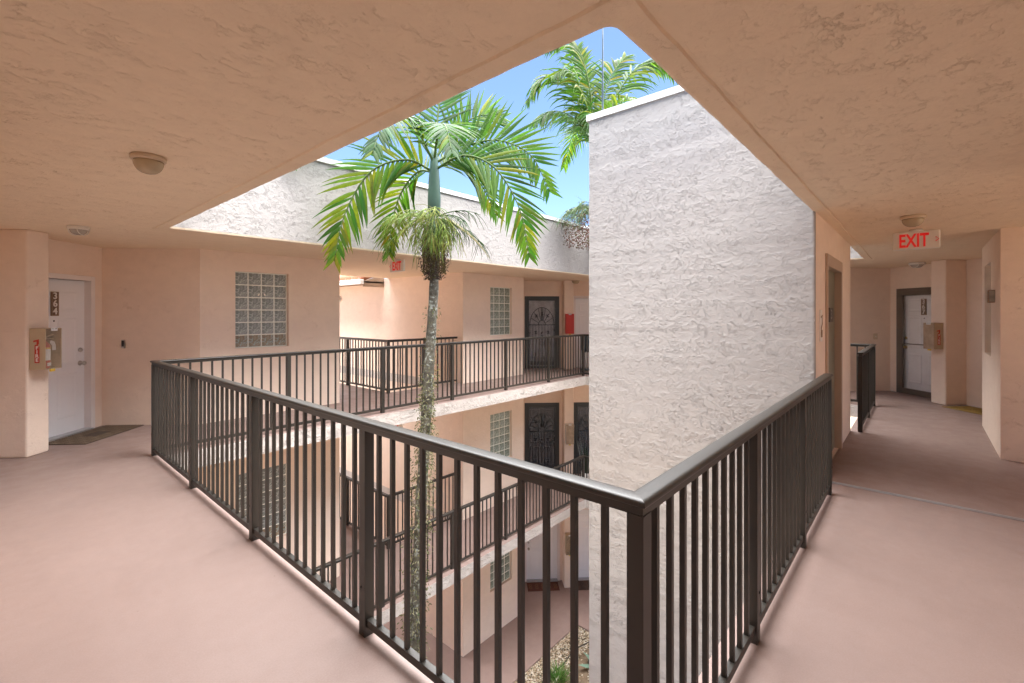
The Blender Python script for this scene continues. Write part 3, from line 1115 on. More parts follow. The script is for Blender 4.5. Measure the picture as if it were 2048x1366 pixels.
mb.tube([(5.245, TY0 - 0.012, 1.56), (5.30, TY0 - 0.012, 1.58), (5.305, TY0 - 0.012, 1.50), (5.25, TY0 - 0.012, 1.46), (5.255, TY0 - 0.012, 1.37)], 0.005, 5)
mb.tube([(5.295, TY0 - 0.012, 1.44), (5.295, TY0 - 0.012, 1.37)], 0.004, 5)
at_world(mb.build('notice_drawing', 'eave', tower), tower)

rod = MB()
rod.tube([(5.16, 3.02, 4.0), (5.16, 3.02, 4.5), (5.16, 3.02, 5.05), (5.16, 3.02, 5.6)], [0.013, 0.012, 0.008, 0.003], 8)
rod.lathe([(0.05, 3.99), (0.05, 4.02), (0.02, 4.05), (0.0, 4.05)], (5.16, 3.02, 0), seg=12)
tag(rod.build('lightning_rod', 'blue_tub'), 'slender grey lightning rod on top of the elevator tower', 'lightning rod')

# ================================================================ railings
CAPP = [(-0.034, 1.048), (-0.036, 1.053), (-0.0345, 1.060), (-0.030, 1.0645), (-0.018, 1.0665), (0.0, 1.0672), (0.018, 1.0665), (0.030, 1.0645), (0.0345, 1.060), (0.036, 1.053), (0.034, 1.048), (0.023, 1.047), (0.023, 1.018), (-0.023, 1.018), (-0.023, 1.047)]
bal = MB()
bal.box((-0.0095, -0.0095, 0.085), (0.0095, 0.0095, 1.022))
BAL_ME = bal.mesh('baluster', 'bronze')
pst = MB()
pst.box((-0.026, -0.026, 0.0), (0.026, 0.026, 1.020))
POST_ME = pst.mesh('post', 'bronze')
blt = MB()
blt.lathe([(0.007, 0.0), (0.007, 0.003), (0.004, 0.005), (0.0, 0.005)], (0, 0, 0), (1, 0, 0), (0, 0, 1), (0, -1, 0), 8)
BOLT_ME = blt.mesh('bolt', 'black')


def railing(label, p0, p1, z, posts, mitre0=0.0, mitre1=0.0, group=None, skip_first=False, skip_last=False, bolt_side=1, gap=0.113):
    """straight railing run; posts are distances along it; mitre is the tangent of the cap's end cut"""
    P, Q = Vector((*p0, z)), Vector((*p1, z))
    L = (Q - P).length
    e = (Q - P) / L
    s = Z.cross(e)
    root = empty('railing', P, label, 'railing', group)
    ang = math.atan2(e.y, e.x)
    mb = MB()
    vs = []
    for end, m in ((0.0, mitre0), (L, mitre1)):
        for (a, h) in CAPP:
            vs.append(e * (end + m * a) + s * a + Z * h)
    n = len(CAPP)
    fs = [(i, (i + 1) % n, n + (i + 1) % n, n + i)[::-1] for i in range(n)] + [tuple(range(n)), tuple(range(2 * n - 1, n - 1, -1))]
    mb.add(vs, fs[:-2], None, True)
    mb.add(vs, fs[-2:])
    tr = mb.build('top_rail', 'bronze', root)
    tr.data.polygons.foreach_set('use_smooth', [i < len(fs) - 2 and CAPP[i][1] > 1.04 and CAPP[(i + 1) % n][1] > 1.0475 for i in range(len(fs))])
    for a, b in zip(posts[:-1], posts[1:]):
        mb = MB()
        mb.obox((0, 0, 0), e, s, Z, (a + 0.026, -0.016, 0.048), (b - 0.026, 0.016, 0.086))
        mb.build('bottom_rail', 'bronze', root, 0.002)
        k = max(2, round((b - a) / gap))
        for i in range(1, k):
            o = bpy.data.objects.new('baluster', BAL_ME)
            col.objects.link(o)
            o.parent = root
            o.location = e * (a + (b - a) * i / k)
            o.rotation_euler.z = ang
    for i, a in enumerate(posts):
        if (i == 0 and skip_first) or (i == len(posts) - 1 and skip_last):
            continue
        o = bpy.data.objects.new('post', POST_ME)
        col.objects.link(o)
        o.parent = root
        o.location = e * a
        o.rotation_euler.z = ang
        b = bpy.data.objects.new('bolt', BOLT_ME)
        col.objects.link(b)
        b.parent = o
        b.location = (0.008, -0.026 * bolt_side, 0.24)
        if bolt_side < 0:
            b.rotation_euler.z = math.pi
    return root


def lin(a, b, n):
    return [a + (b - a) * i / n for i in range(n + 1)]


XL, YR, YF, XE = 1.262, 0.618, 6.475, 10.10
railing('long bronze railing along the near pink walkway, running away to the white door', (XL, YR), (XL, YF), 0, lin(0, YF - YR, 4), -1.0, 1.0, bolt_side=-1)
railing('short bronze railing between the near corner and the elevator tower', (XL, YR), (4.93, YR), 0, lin(0, 3.668, 3), 1.0, 0.0, skip_first=True)
railing('long bronze railing across the far top floor walkway', (XL, YF), (XE, YF), 0, lin(0, XE - XL, 6), -1.0, 1.0, skip_first=True)
railing('bronze railing at the closed end of the courtyard, joining both walkways', (XE, YR), (XE, YF), 0, lin(0, YF - YR, 4), 1.0, -1.0, skip_first=True, skip_last=True)
railing('short black-looking railing just past the elevator lobby', (7.80, YR), (XE, YR), 0, lin(0, XE - 7.80, 2), 0.0, -1.0)
railing('top floor railing running back beside the stair opening', (5.32, 14.6), (5.32, 7.98), 0, [0.2] + lin(1.9, 6.62, 3), 0.0, -1.0)
railing('top floor railing across the front of the stair opening', (5.32, 7.98), (7.14, 7.98), 0, lin(0, 1.82, 2), 1.0, 0.0, skip_first=True, skip_last=True)
railing('middle floor railing across the far walkway below', (XL, YF), (XE, YF), -3.1, lin(0, XE - XL, 6), -1.0, 1.0)
railing('middle floor railing at the closed end of the courtyard', (XE, YR), (XE, YF), -3.1, lin(0, YF - YR, 4), 1.0, -1.0, skip_last=True)
railing('middle floor railing running back beside the stair opening', (5.32, 14.6), (5.32, 7.98), -3.1, [0.2] + lin(1.9, 6.62, 3), 0.0, -1.0)
railing('middle floor railing across the front of the stair opening', (5.32, 7.98), (7.14, 7.98), -3.1, lin(0, 1.82, 2), 1.0, 0.0, skip_first=True, skip_last=True)


# ================================================================ ceiling lights, exit signs
def ceiling_light(x, y, z, label, body, dome, caged, r=0.085, rot=0.0):
    root = empty('ceiling_light', (x, y, z), label, 'ceiling light')
    mb = MB()
    mb.lathe([(r * 0.96, 0.0), (r, -0.006), (r, -0.024 if not caged else -0.034), (r * 0.94, -0.03 if not caged else -0.04), (r * 0.80, -0.03 if not caged else -0.04)], (0, 0, 0), seg=32)
    mb.build('ring', body, root)
    mb = MB()
    h0 = -0.028 if not caged else -0.038
    prof = [(r * 0.84, h0)] + [(r * (0.86 if not caged else 0.78) * math.cos(R(t)) ** 0.8, h0 - (0.075 if not caged else 0.055) * math.sin(R(t))) for t in (10, 22, 36, 50, 64, 78)] + [(0.004, h0 - (0.076 if not caged else 0.056))]
    mb.lathe(prof, (0, 0, 0), seg=32)
    mb.build('dome', dome, root)
    if caged:
        for k in (-0.5, 0.5):
            for ax in (0, 1):
                pts = []
                w = math.sqrt(max(0.01, 1 - k * k)) * r * 0.92
                for t in range(0, 181, 15):
                    u, v = w * math.cos(R(t)), k * r
                    zz = -0.036 - 0.062 * (1 - 0.25 * k * k) * math.sin(R(t))
                    a, b = (u, v) if ax == 0 else (v, u)
                    pts.append((a * math.cos(rot) - b * math.sin(rot), a * math.sin(rot) + b * math.cos(rot), zz))
                if ax == 0:
                    m = MB()
                    m.tube(pts, 0.0042, 6)
                    m.build('cage_bar', body, root)
    return root


ceiling_light(0.64, 3.43, CEIL, 'dusty cream dome light on the ceiling above the near walkway', 'cream_plastic', 'dome', False, 0.088)
ceiling_light(0.66, 6.75, CEIL, 'white caged ceiling light in front of door 364', 'white_plastic', 'dome_grey', True, 0.092, R(45))
ceiling_light(5.86, 0.06, CEIL, 'cream dome light on the ceiling just before the exit sign', 'cream_plastic', 'dome', False, 0.098)
ceiling_light(11.3, 0.06, CEIL, 'white caged ceiling light above the bronze storm door', 'white_plastic', 'dome_grey', True, 0.12, R(45))
ceiling_light(11.0, 7.30, CEIL, 'small shaded ceiling light beside the far red fire cabinet', 'cream_plastic', 'dome', False, 0.12)
ceiling_light(7.11, 13.4, 2.0, 'small round bulkhead lamp on the bright stairwell wall', 'white_plastic', 'dome_grey', False, 0.09)
bpy.data.objects['ceiling_light.005'].name = 'wall_lamp'
bpy.data.objects['wall_lamp'].rotation_euler = (0, R(90), 0)
bpy.data.objects['wall_lamp'].location = (7.165, 13.3, 2.03)
bpy.data.objects['wall_lamp']['category'] = 'wall lamp'


def exit_sign(o, ex, label, w=0.40, h=0.20, arrow='right', ztop=None):
    """o: centre of the sign; ex: reading direction on its front"""
    ex = Vector(ex).normalized()
    root = empty('exit_sign', o, label, 'exit sign')
    nn = ex.cross(Z)
    mb = MB()
    mb.obox((0, 0, 0), ex, nn, Z, (-w / 2, -0.022, -h / 2), (w / 2, 0.022, h / 2))
    mb.build('housing', 'exit_body', root, 0.012)
    mb = MB()
    mb.lathe([(0.06, h / 2 - 0.002), (0.06, h / 2 + 0.012), (0.055, h / 2 + 0.022), (0.0, h / 2 + 0.022)], (0, 0, 0), seg=16)
    mb.build('canopy', 'exit_body', root)
    sh = -0.03 if arrow == 'right' else 0.03
    place_text('lettering', 'EXIT', 0.2, 'exit_red', nn * 0.0225 + ex * (sh * 0.55), ex, Z, root, 1.0, 0.002, 0.005, fit=(w * 0.62, h * 0.74))
    sg = 1 if arrow == 'right' else -1
    c = ex * (sg * w * 0.435)
    mb = MB()
    P = lambda a, b: c + ex * (sg * a) + Z * b + nn * 0.025
    mb.tube([P(-0.013, 0.022), P(0.013, 0.0), P(-0.013, -0.022)], 0.0042, 6)
    mb.build('arrow', 'exit_red', root)
    return root


exit_sign((6.82, 0.045, CEIL - 0.122), (0, -1, 0), 'lit red EXIT sign with arrow, hanging beside the elevator lobby')
exit_sign((4.66, 6.72, CEIL - 0.122), (0, -1, 0), 'small red EXIT sign on the far top floor ceiling beyond the palm', arrow='left')
exit_sign((4.66, 6.78, -0.21 - 0.122), (0, -1, 0), 'red EXIT sign half hidden under the middle floor slab edge', arrow='left')


# ================================================================ fire cabinets
def fire_cabinet(F, s, lv, label, body='box_beige', front='clear_plastic', side=1, w=0.20, d=0.17, h=0.46, zc=1.20, fire=True, lettering=True):
    """cabinet on the stub pillar's face; side says which flank carries the FIRE decal"""
    _, O3, e3, n3 = F[:4]
    z = LV[lv] + zc
    o = O3 + e3 * s + n3 * 0.387 + Z * z
    root = empty('fire_cabinet', o, label, 'fire cabinet')
    mb = MB()
    t = 0.006
    mb.obox((0, 0, 0), e3, n3, Z, (-w / 2, 0.0, -h / 2), (w / 2, t, h / 2))
    mb.obox((0, 0, 0), e3, n3, Z, (-w / 2, t, -h / 2), (-w / 2 + t, d, h / 2))
    mb.obox((0, 0, 0), e3, n3, Z, (w / 2 - t, t, -h / 2), (w / 2, d, h / 2))
    mb.obox((0, 0, 0), e3, n3, Z, (-w / 2 + t, t, -h / 2), (w / 2 - t, d, -h / 2 + t))
    mb.obox((0, 0, 0), e3, n3, Z, (-w / 2 + t, t, h / 2 - t), (w / 2 - t, d, h / 2))
    mb.build('case', body, root, 0.004)
    mb = MB()
    mb.obox((0, 0, 0), e3, n3, Z, (-w / 2 + 0.002, d - 0.004, -h / 2 + 0.002), (w / 2 - 0.002, d + 0.006, h / 2 - 0.002))
    mb.build('cover', front, root, 0.003)
    rd = e3 if e3.cross(Z).dot(n3) > 0 else -e3
    mb = MB()
    mb.obox(Z * (h / 2 - 0.012) + n3 * (d + 0.007), rd, n3, Z, (-0.04, 0, -0.018), (0.04, 0.002, 0.018))
    tg = mb.build('notice', 'tag_white', root)
    if lettering:
        place_text('lettering', 'PULL HERE', 0.017, 'black', Z * (h / 2 - 0.008) + n3 * (d + 0.0095), rd, Z, root, 0.8, 0.0005)
    mb = MB()
    mb.obox(Z * (-h / 2) + n3 * (d - 0.02), rd, n3, Z, (-0.03, 0, -0.028), (0.025, 0.016, -0.001))
    mb.build('seal', 'yellow', root)
    if fire:
        sd = e3 * side                      # outward normal of the decal flank
        fx = n3 if n3.cross(Z).dot(sd) > 0 else -n3   # reading direction on that flank
        c = sd * (w / 2 + 0.0015) + n3 * (d / 2)
        mb = MB()
        mb.obox(c - Z * 0.055, fx, sd, Z, (-0.026, 0, -0.10), (0.026, 0.0015, 0.085))
        # hose and handle silhouette above the lettering block
        for a, b in (((-0.026, 0.032), (0.012, 0.052)), ((-0.005, 0.050), (0.020, 0.085)), ((-0.040, 0.085), (0.020, 0.105))):
            mb.obox(c, (fx + Z * 0.25).normalized(), sd, Z, (a[0], 0, a[1]), (b[0], 0.0015, b[1]))
        mb.build('decal', 'decal_red', root)
        for i, ch in enumerate('FIRE'):
            place_text('lettering', ch, 0.052, 'numeral_white', c + sd * 0.0022 - Z * (-0.012 + 0.045 * i), fx, Z, root, 1.1, 0.0006, 0.0015)
    return root, o, e3, n3


def extinguisher(cab, label, red=True):
    _, o, e3, n3 = cab
    rd = e3 if e3.cross(Z).dot(n3) > 0 else -e3
    b = o + n3 * 0.085 - Z * 0.222 - rd * 0.02
    root = empty('fire_extinguisher', b, label, 'fire extinguisher')
    mb = MB()
    mb.lathe([(0.048, 0.0), (0.052, 0.01), (0.052, 0.25), (0.046, 0.275), (0.028, 0.295), (0.018, 0.305), (0.018, 0.32)], (0, 0, 0), seg=20)
    mb.build('cylinder', 'red', root)
    mb = MB()
    mb.lathe([(0.0528, 0.09), (0.0530, 0.092), (0.0530, 0.215), (0.0528, 0.217)], (0, 0, 0), seg=20)
    mb.build('instruction_label', 'tag_white', root)
    mb = MB()
    mb.lathe([(0.0532, 0.219), (0.0534, 0.22), (0.0534, 0.232), (0.0532, 0.233)], (0, 0, 0), seg=20)
    mb.build('stripe', 'yellow', root)
    mb = MB()
    mb.obox((0, 0, 0.045), rd, n3, Z, (-0.02, 0.0515, -0.018), (0.028, 0.0535, 0.018))
    mb.build('emblem', 'tag_white', root, 0.001)
    mb = MB()
    mb.lathe([(0.016, 0.318), (0.016, 0.345), (0.0, 0.348)], (0, 0, 0), seg=12)
    mb.tube([Vector((0, 0, 0.34)), rd * 0.05 + Z * 0.36, rd * 0.11 + Z * 0.375], 0.006, 6)
    mb.tube([Vector((0, 0, 0.33)), rd * 0.06 + Z * 0.335, rd * 0.11 + Z * 0.325], 0.006, 6)
    mb.build('handle', 'cream_plastic', root)
    mb = MB()
    mb.tube([Z * 0.33 - rd * 0.015, Z * 0.30 - rd * 0.06, Z * 0.2 - rd * 0.062, Z * 0.1 - rd * 0.058], 0.009, 8)
    mb.build('hose', 'black', root)
    # hanging inspection tag
    mb = MB()
    pts = [(0.01, 0.315), (0.055, 0.30), (0.072, 0.26), (0.076, 0.20), (0.03, 0.20), (0.028, 0.25), (0.0, 0.29)]
    q = n3 * 0.062
    vs = [q + rd * a + Z * b for a, b in pts] + [q + n3 * 0.001 + rd * a + Z * b for a, b in pts]
    n = len(pts)
    mb.add(vs, [tuple(range(n)), tuple(range(2 * n - 1, n - 1, -1))] + [(i, n + i, n + (i + 1) % n, (i + 1) % n) for i in range(n)])
    mb.build('inspection_tag', 'tag_white', root)
    return root


c1 = fire_cabinet(A3, 1.385, 3, 'beige FIRE cabinet with clear cover on the pillar beside door 364')
extinguisher(c1, 'red fire extinguisher with white tag inside the cabinet beside door 364')
c2 = fire_cabinet(C3, 1.375, 3, 'beige FIRE cabinet with fogged cover next to the storm door', front='frosted_plastic', side=1)
extinguisher(c2, 'fire extinguisher behind the fogged cover next to the storm door')
fire_cabinet(B3, 1.375, 3, 'bright red fire cabinet on the far top floor pillar', body='red', front='red', w=0.23, h=0.56, zc=1.30, fire=False)
c4 = fire_cabinet(B2, 1.375, 2, 'grey fogged fire cabinet on the middle floor pillar above a snake plant', body='white_plastic', front='frosted_plastic', w=0.23, h=0.56, zc=1.30, fire=False)
fire_cabinet(B1, 1.375, 1, 'beige fire cabinet on the ground floor pillar', w=0.23, h=0.56, zc=1.30, fire=False)


# ================================================================ door mats
def door_mat(F, s0, w, d, lv, label, pile, rib, style):
    _, O3, e3, n3 = F[:4]
    o = O3 + e3 * s0 + n3 * 0.07 + Z * (LV[lv] + 0.0005)
    root = empty('door_mat', o, label, 'door mat')
    mb = MB()
    mb.obox((0, 0, 0), e3, n3, Z, (0, 0, 0), (w, d, 0.008))
    mb.build('backing', pile, root, 0.002)
    mb = MB()
    if style == 'herringbone':
        g = 0.085
        for i in range(int(w / g)):
            for j in range(int(d / g)):
                cx, cy = (i + 0.5) * w / int(w / g), (j + 0.5) * d / int(d / g)
                if abs(cx - w / 2) < w * 0.16 and abs(cy - d / 2) < d * 0.16:
                    continue
                for k in (-1, 0, 1):
                    if (i + j) % 2:
                        mb.obox((0, 0, 0), e3, n3, Z, (cx - 0.036, cy + k * 0.026 - 0.007, 0.008), (cx + 0.036, cy + k * 0.026 + 0.007, 0.012))
                    else:
                        mb.obox((0, 0, 0), e3, n3, Z, (cx + k * 0.026 - 0.007, cy - 0.036, 0.008), (cx + k * 0.026 + 0.007, cy + 0.036, 0.012))
    else:
        for i in range(5):
            for sx in (-1, 1):
                cx = w * (i + 0.5) / 5
                pts = [o * 0 + e3 * (cx + sx * 0.04 * math.sin(R(t))) + n3 * (0.1 + (d - 0.2) * t / 360) + Z * 0.009 for t in range(0, 361, 30)]
                mb.tube(pts, 0.006, 5)
    r = mb.build('ribbing', rib, root)
    return root


door_mat(A3, 0.02, 0.98, 0.52, 3, 'brown herringbone door mat in front of door 364', 'mat_brown', 'mat_rib', 'herringbone')
door_mat(C3, 1.62, 0.90, 0.50, 3, 'golden coir door mat beyond the far corridor pillar', 'mat_gold', 'mat_gold', 'scroll')
door_mat(B1, 0.20, 0.90, 0.42, 1, 'dark red door mat with ochre scrolls on the ground floor', 'mat_red', 'mat_red_rib', 'scroll')
door_mat(B1, 1.60, 0.70, 0.45, 1, 'black door mat at the second ground floor door', 'mat_brown', 'mat_brown', 'scroll')

# ================================================================ door bells and plaque
_, O3, e3, n3 = A3[:4]
p = O3 + n3 * 0.30 + Z * 1.16
root = empty('door_bell', p, 'slim silver video door bell on the wall beside door 364', 'door bell')
mb = MB()
mb.obox((0, 0, 0), n3, e3, Z, (-0.022, 0.001, -0.06), (0.022, 0.024, 0.06))
mb.build('body', 'steel', root, 0.004)
mb = MB()
mb.obox((0, 0, 0), n3, e3, Z, (-0.016, 0.0245, -0.035), (0.016, 0.026, 0.05))
mb.build('face', 'black', root)
_, O3, e3, n3 = C3[:4]
p = O3 + n3 * 0.33 + Z * 1.12
root = empty('door_bell', p, 'small beige door bell plate on the wall near the storm door', 'door bell')
mb = MB()
mb.obox((0, 0, 0), n3, e3, Z, (-0.045, 0.001, -0.06), (0.045, 0.014, 0.06))
mb.build('plate', 'cream_plastic', root, 0.004)
mb = MB()
mb.lathe([(0.014, 0.014), (0.014, 0.02), (0.0, 0.022)], (0, 0, 0), n3, Z, e3, 14)
mb.build('button', 'white_plastic', root)
root = empty('wall_plaque', (7.93, -0.649, 1.80), 'small brown carved plaque sticking out of the corridor wall', 'plaque')
mb = MB()
mb.box((-0.09, 0.0, -0.075), (0.09, 0.055, 0.075))
mb.build('box', 'eave', root, 0.006)
mb = MB()
mb.box((-0.094, 0.002, -0.066), (-0.0905, 0.050, 0.066))
for i in range(3):
    mb.tube([(-0.096, 0.012, -0.045 + 0.04 * i), (-0.096, 0.030, -0.03 + 0.04 * i), (-0.096, 0.044, -0.045 + 0.04 * i)], 0.004, 6)
mb.build('carving', 'number_grey', root)


# ================================================================ palms
def bez(pts, n):
    """smooth curve through control points (Catmull-Rom)"""
    pts = [Vector(p) for p in pts]
    P = [pts[0] * 2 - pts[1]] + pts + [pts[-1] * 2 - pts[-2]]
    out = []
    m = len(pts) - 1
    for i in range(n + 1):
        u = i / n * m
        k = min(int(u), m - 1)
        t = u - k
        a, b, c, d = P[k:k + 4]
        out.append(0.5 * ((2 * b) + (c - a) * t + (2 * a - 5 * b + 4 * c - d) * t * t + (3 * b - a - 3 * c + d) * t * t * t))
    return out


GREENS = [(0.040, 0.108, 0.011), (0.054, 0.130, 0.013), (0.026, 0.082, 0.011), (0.076, 0.148, 0.014)]
YELLOW = [(0.130, 0.172, 0.010), (0.095, 0.155, 0.011), (0.165, 0.178, 0.012)]
GREY = [(0.036, 0.088, 0.030), (0.048, 0.105, 0.040), (0.030, 0.076, 0.026)]


def blade(mb, o, d, side, length, width, droop, color, segs=5, rnd=random):
    """one leaflet: a tapered strip folded along its midrib that bends under its own weight"""
    d = d.normalized()
    p = o.copy()
    vs = []
    for i in range(segs + 1):
        t = i / segs
        w = width * (0.45 + 0.55 * min(1, t * 4)) * (1 - max(0, (t - 0.30) / 0.70) ** 1.4)
        w = max(w, width * 0.04)
        s = side - d * side.dot(d)
        if s.length < 1e-4:
            s = Vector((1, 0, 0)).cross(d)
        s.normalize()
        up = s.cross(d)
        if up.z < 0:
            up = -up
        vs += [p - s * w / 2 - up * w * 0.16, p + up * w * 0.10, p + s * w / 2 - up * w * 0.16]
        d = (d + Vector((0, 0, -1)) * droop * (0.35 + t) / segs * 2).normalized()
        p = p + d * (length / segs)
    fs = []
    for i in range(segs):
        a = i * 3
        fs += [(a, a + 1, a + 4, a + 3), (a + 1, a + 2, a + 5, a + 4)]
    mb.add(vs, fs, color, True)


def frond(parent, pts, leaf_len, n, width, droop, colors, up_hint=0.15, tip_yellow=0.25, spread=0.9, seed=0, fwd=0.55, plume=0.0, face=0.0):
    rnd = random.Random(seed)
    path = bez(pts, 40)
    mb = MB()
    L = len(path) - 1
    mb.tube(path[::2], [0.017 * (1 - 0.85 * i / (L / 2)) + 0.002 for i in range(L // 2 + 1)], 6, (0.14, 0.20, 0.08))
    for i in range(n):
        t = 0.10 + 0.90 * (i + 0.5) / n
        u = t * L
        k = min(int(u), L - 1)
        o = path[k].lerp(path[k + 1], u - k)
        tg = (path[k + 1] - path[k]).normalized()
        nrm = (Z * (1 - face) - FW * face + RT * 0.1).normalized()
        sd = tg.cross(nrm)
        if sd.length < 0.05:
            sd = Vector((0.66, -0.75, 0))
        sd.normalize()
        up = sd.cross(tg)
        if up.dot(nrm) < 0:
            up = -up
        env = (0.62 + 0.38 * math.sin(math.pi * min(1, t * 1.15))) * (1 - 0.45 * max(0, t - 0.7) / 0.3)
        for s in (-1, 1):
            if rnd.random() < 0.03:
                continue
            f = fwd + 0.75 * t ** 2 + rnd.uniform(-0.12, 0.12)
            dirv = sd * s * spread + tg * f + up * (up_hint + plume * rnd.uniform(-0.7, 0.7) + rnd.uniform(-0.08, 0.08))
            c = rnd.choice(colors)
            if rnd.random() < tip_yellow:
                c = rnd.choice(YELLOW)
            c = tuple(x * rnd.uniform(0.8, 1.2) for x in c)
            blade(mb, o, dirv, tg.cross(dirv).cross(dirv) if False else tg, leaf_len * env * rnd.uniform(0.85, 1.1), width * rnd.uniform(0.8, 1.15), droop * rnd.uniform(0.6, 1.4), c, 5)
    return mb.build('frond', 'leaf', parent)


def spray(mb, o, d, length, n_side, color, rnd, droop=0.7, r=0.0045):
    """branched fruit stalk"""
    p, d = Vector(o), Vector(d).normalized()
    pts = [p.copy()]
    for i in range(7):
        d = (d + Vector((rnd.uniform(-.12, .12), rnd.uniform(-.12, .12), -droop * (0.10 + 0.05 * i)))).normalized()
        p = p + d * length / 7
        pts.append(p.copy())
    mb.tube(pts, [r * (1.6 - 1.2 * i / 7) for i in range(8)], 5, color)
    for k in range(n_side):
        i = rnd.randint(1, 6)
        q = pts[i].copy()
        dd = ((pts[i + 1] - pts[i]).normalized() + Vector((rnd.uniform(-1, 1), rnd.uniform(-1, 1), rnd.uniform(-0.6, 0.5))) * 0.9).normalized()
        sub = [q.copy()]
        for j in range(4):
            dd = (dd + Vector((rnd.uniform(-.25, .25), rnd.uniform(-.25, .25), -0.32))).normalized()
            q = q + dd * length * 0.10
            sub.append(q.copy())
        c = tuple(x * rnd.uniform(0.75, 1.25) for x in color)
        mb.tube(sub, [r * 0.75, r * 0.6, r * 0.5, r * 0.4, r * 0.25], 4, c)
    return pts


def berry(mb, p, r, color):
    x, y, z = p
    mb.add([(x + r, y, z), (x - r, y, z), (x, y + r, z), (x, y - r, z), (x, y, z + r * 1.2), (x, y, z - r * 1.2)],
           [(0, 2, 4), (2, 1, 4), (1, 3, 4), (3, 0, 4), (2, 0, 5), (1, 2, 5), (3, 1, 5), (0, 3, 5)], color, True)


RT = Vector((0.6612, -0.7502, 0))     # crown frames: RT across, FW away from the near walkway
FW = Vector((0.7502, 0.6612, 0))


def palm(base, label, trunk_pts, trunk_r, fronds, shaft, seed):
    root = empty('palm_tree', base, label, 'palm tree')
    B = Vector(base)
    mb = MB()
    path = bez([Vector(p) - B for p in trunk_pts], 40)
    rr = [trunk_r[0] + (trunk_r[1] - trunk_r[0]) * i / 40 + 0.004 * math.sin(i * 2.3) for i in range(41)]
    rr[0] *= 1.6
    rr[1] *= 1.25
    mb.tube(path, rr, 14)
    mb.build('trunk', 'trunk', root)
    mb = MB()
    sp = [Vector(p) - B for p, r in shaft]
    mb.tube(sp, [r for p, r in shaft], 16)
    mb.build('crownshaft', 'shaft', root)
    return root, B


def loc(c, r, f, z):
    k = c[2]
    return Vector((c[0], c[1], 0)) + RT * (r * k) + FW * (f * k) + Z * (1.6 + (z - 1.6) * k)


# palm in front of the far walkway
C1 = (4.112, 5.06, 0.92)
p1, B1v = palm((4.112 - 0.26, 5.06 + 0.29, -6.25), 'tall slender palm with drooping fronds and fruit sprays in the courtyard',
               [loc(C1, -0.42, 0, -6.93), loc(C1, -0.33, 0, -3.8), loc(C1, -0.17, 0, -0.8), loc(C1, -0.06, 0, 1.04), loc(C1, 0, 0, 2.1), loc(C1, 0.0, 0, 3.1)], (0.085, 0.058),
               None, [(loc(C1, 0.0, 0, 3.05), 0.060), (loc(C1, 0, 0, 3.12), 0.085), (loc(C1, 0, 0, 3.3), 0.090), (loc(C1, 0, 0, 3.6), 0.078), (loc(C1, 0.0, 0, 3.95), 0.050), (loc(C1, 0.0, 0, 4.2), 0.025)], 1)
G, Y, S = GREENS, YELLOW, GREY
FR1 = [
    # control points (across, away, height), leaflet length, count, width, droop, colours, up, yellow share, spread, facing
    ([(0, 0, 3.72), (-0.38, -0.15, 3.86), (-0.85, -0.35, 3.62), (-1.18, -0.45, 3.00), (-1.31, -0.50, 2.35)], 0.66, 28, 0.059, 0.18, G, 0.0, 0.50, 0.75, 0.85),
    ([(0, 0, 3.72), (-0.30, 0.25, 3.80), (-0.60, 0.40, 3.50), (-0.76, 0.45, 3.00), (-0.80, 0.45, 2.55)], 0.50, 24, 0.050, 0.22, G, 0.0, 0.45, 0.8, 0.85),
    ([(0, 0, 3.85), (-0.20, -0.40, 4.25), (-0.34, -0.80, 4.25), (-0.46, -1.15, 3.95), (-0.52, -1.35, 3.55)], 0.62, 25, 0.054, 0.35, S, 0.0, 0.10, 0.9, 0.35),
    ([(0, 0, 3.90), (-0.55, 0.10, 4.60), (-1.25, -0.15, 4.70), (-1.72, -0.40, 4.20), (-1.86, -0.55, 3.70)], 0.50, 30, 0.050, 0.30, G, 0.0, 0.15, 0.9, 0.6),
    ([(0, 0, 3.95), (0.03, 0.15, 4.60), (0.06, 0.30, 5.20), (0.12, 0.50, 5.75)], 0.62, 24, 0.054, 0.05, S, 0.0, 0.05, 0.9, 0.9),
    ([(0, 0, 3.85), (0.45, 0.05, 4.12), (0.95, 0.05, 4.22), (1.45, 0.05, 4.00), (1.74, 0.05, 3.45)], 0.66, 28, 0.059, 0.05, G, 0.05, 0.04, 0.85, 0.85),
    ([(0, 0, 3.75), (0.45, -0.15, 3.92), (0.92, -0.28, 3.70), (1.28, -0.32, 3.10), (1.42, -0.32, 2.42)], 0.68, 30, 0.056, 0.18, G, 0.0, 0.30, 0.75, 0.8),
    ([(0, 0, 3.78), (0.30, 0.35, 3.95), (0.65, 0.55, 3.72), (0.92, 0.65, 3.20)], 0.52, 24, 0.050, 0.30, G, 0.1, 0.10, 0.8, 0.6),
    ([(0, 0, 3.90), (0.14, -0.45, 4.20), (0.30, -0.90, 4.05), (0.42, -1.20, 3.62)], 0.58, 22, 0.054, 0.40, S, 0.0, 0.08, 0.85, 0.4),
    ([(0, 0, 3.90), (0.30, 0.15, 4.40), (0.66, 0.30, 4.70), (1.02, 0.40, 4.72)], 0.60, 22, 0.054, 0.10, G, 0.1, 0.08, 0.8, 0.7),
]
for i, (pts, ll, n, wd, dr, cs, up, yl, spd, fc) in enumerate(FR1):
    frond(p1, [loc(C1, *p) - B1v for p in pts], ll, n, wd, dr, cs, up, yl, spd, seed=20 + i, face=fc)
rnd = random.Random(3)
mb = MB()
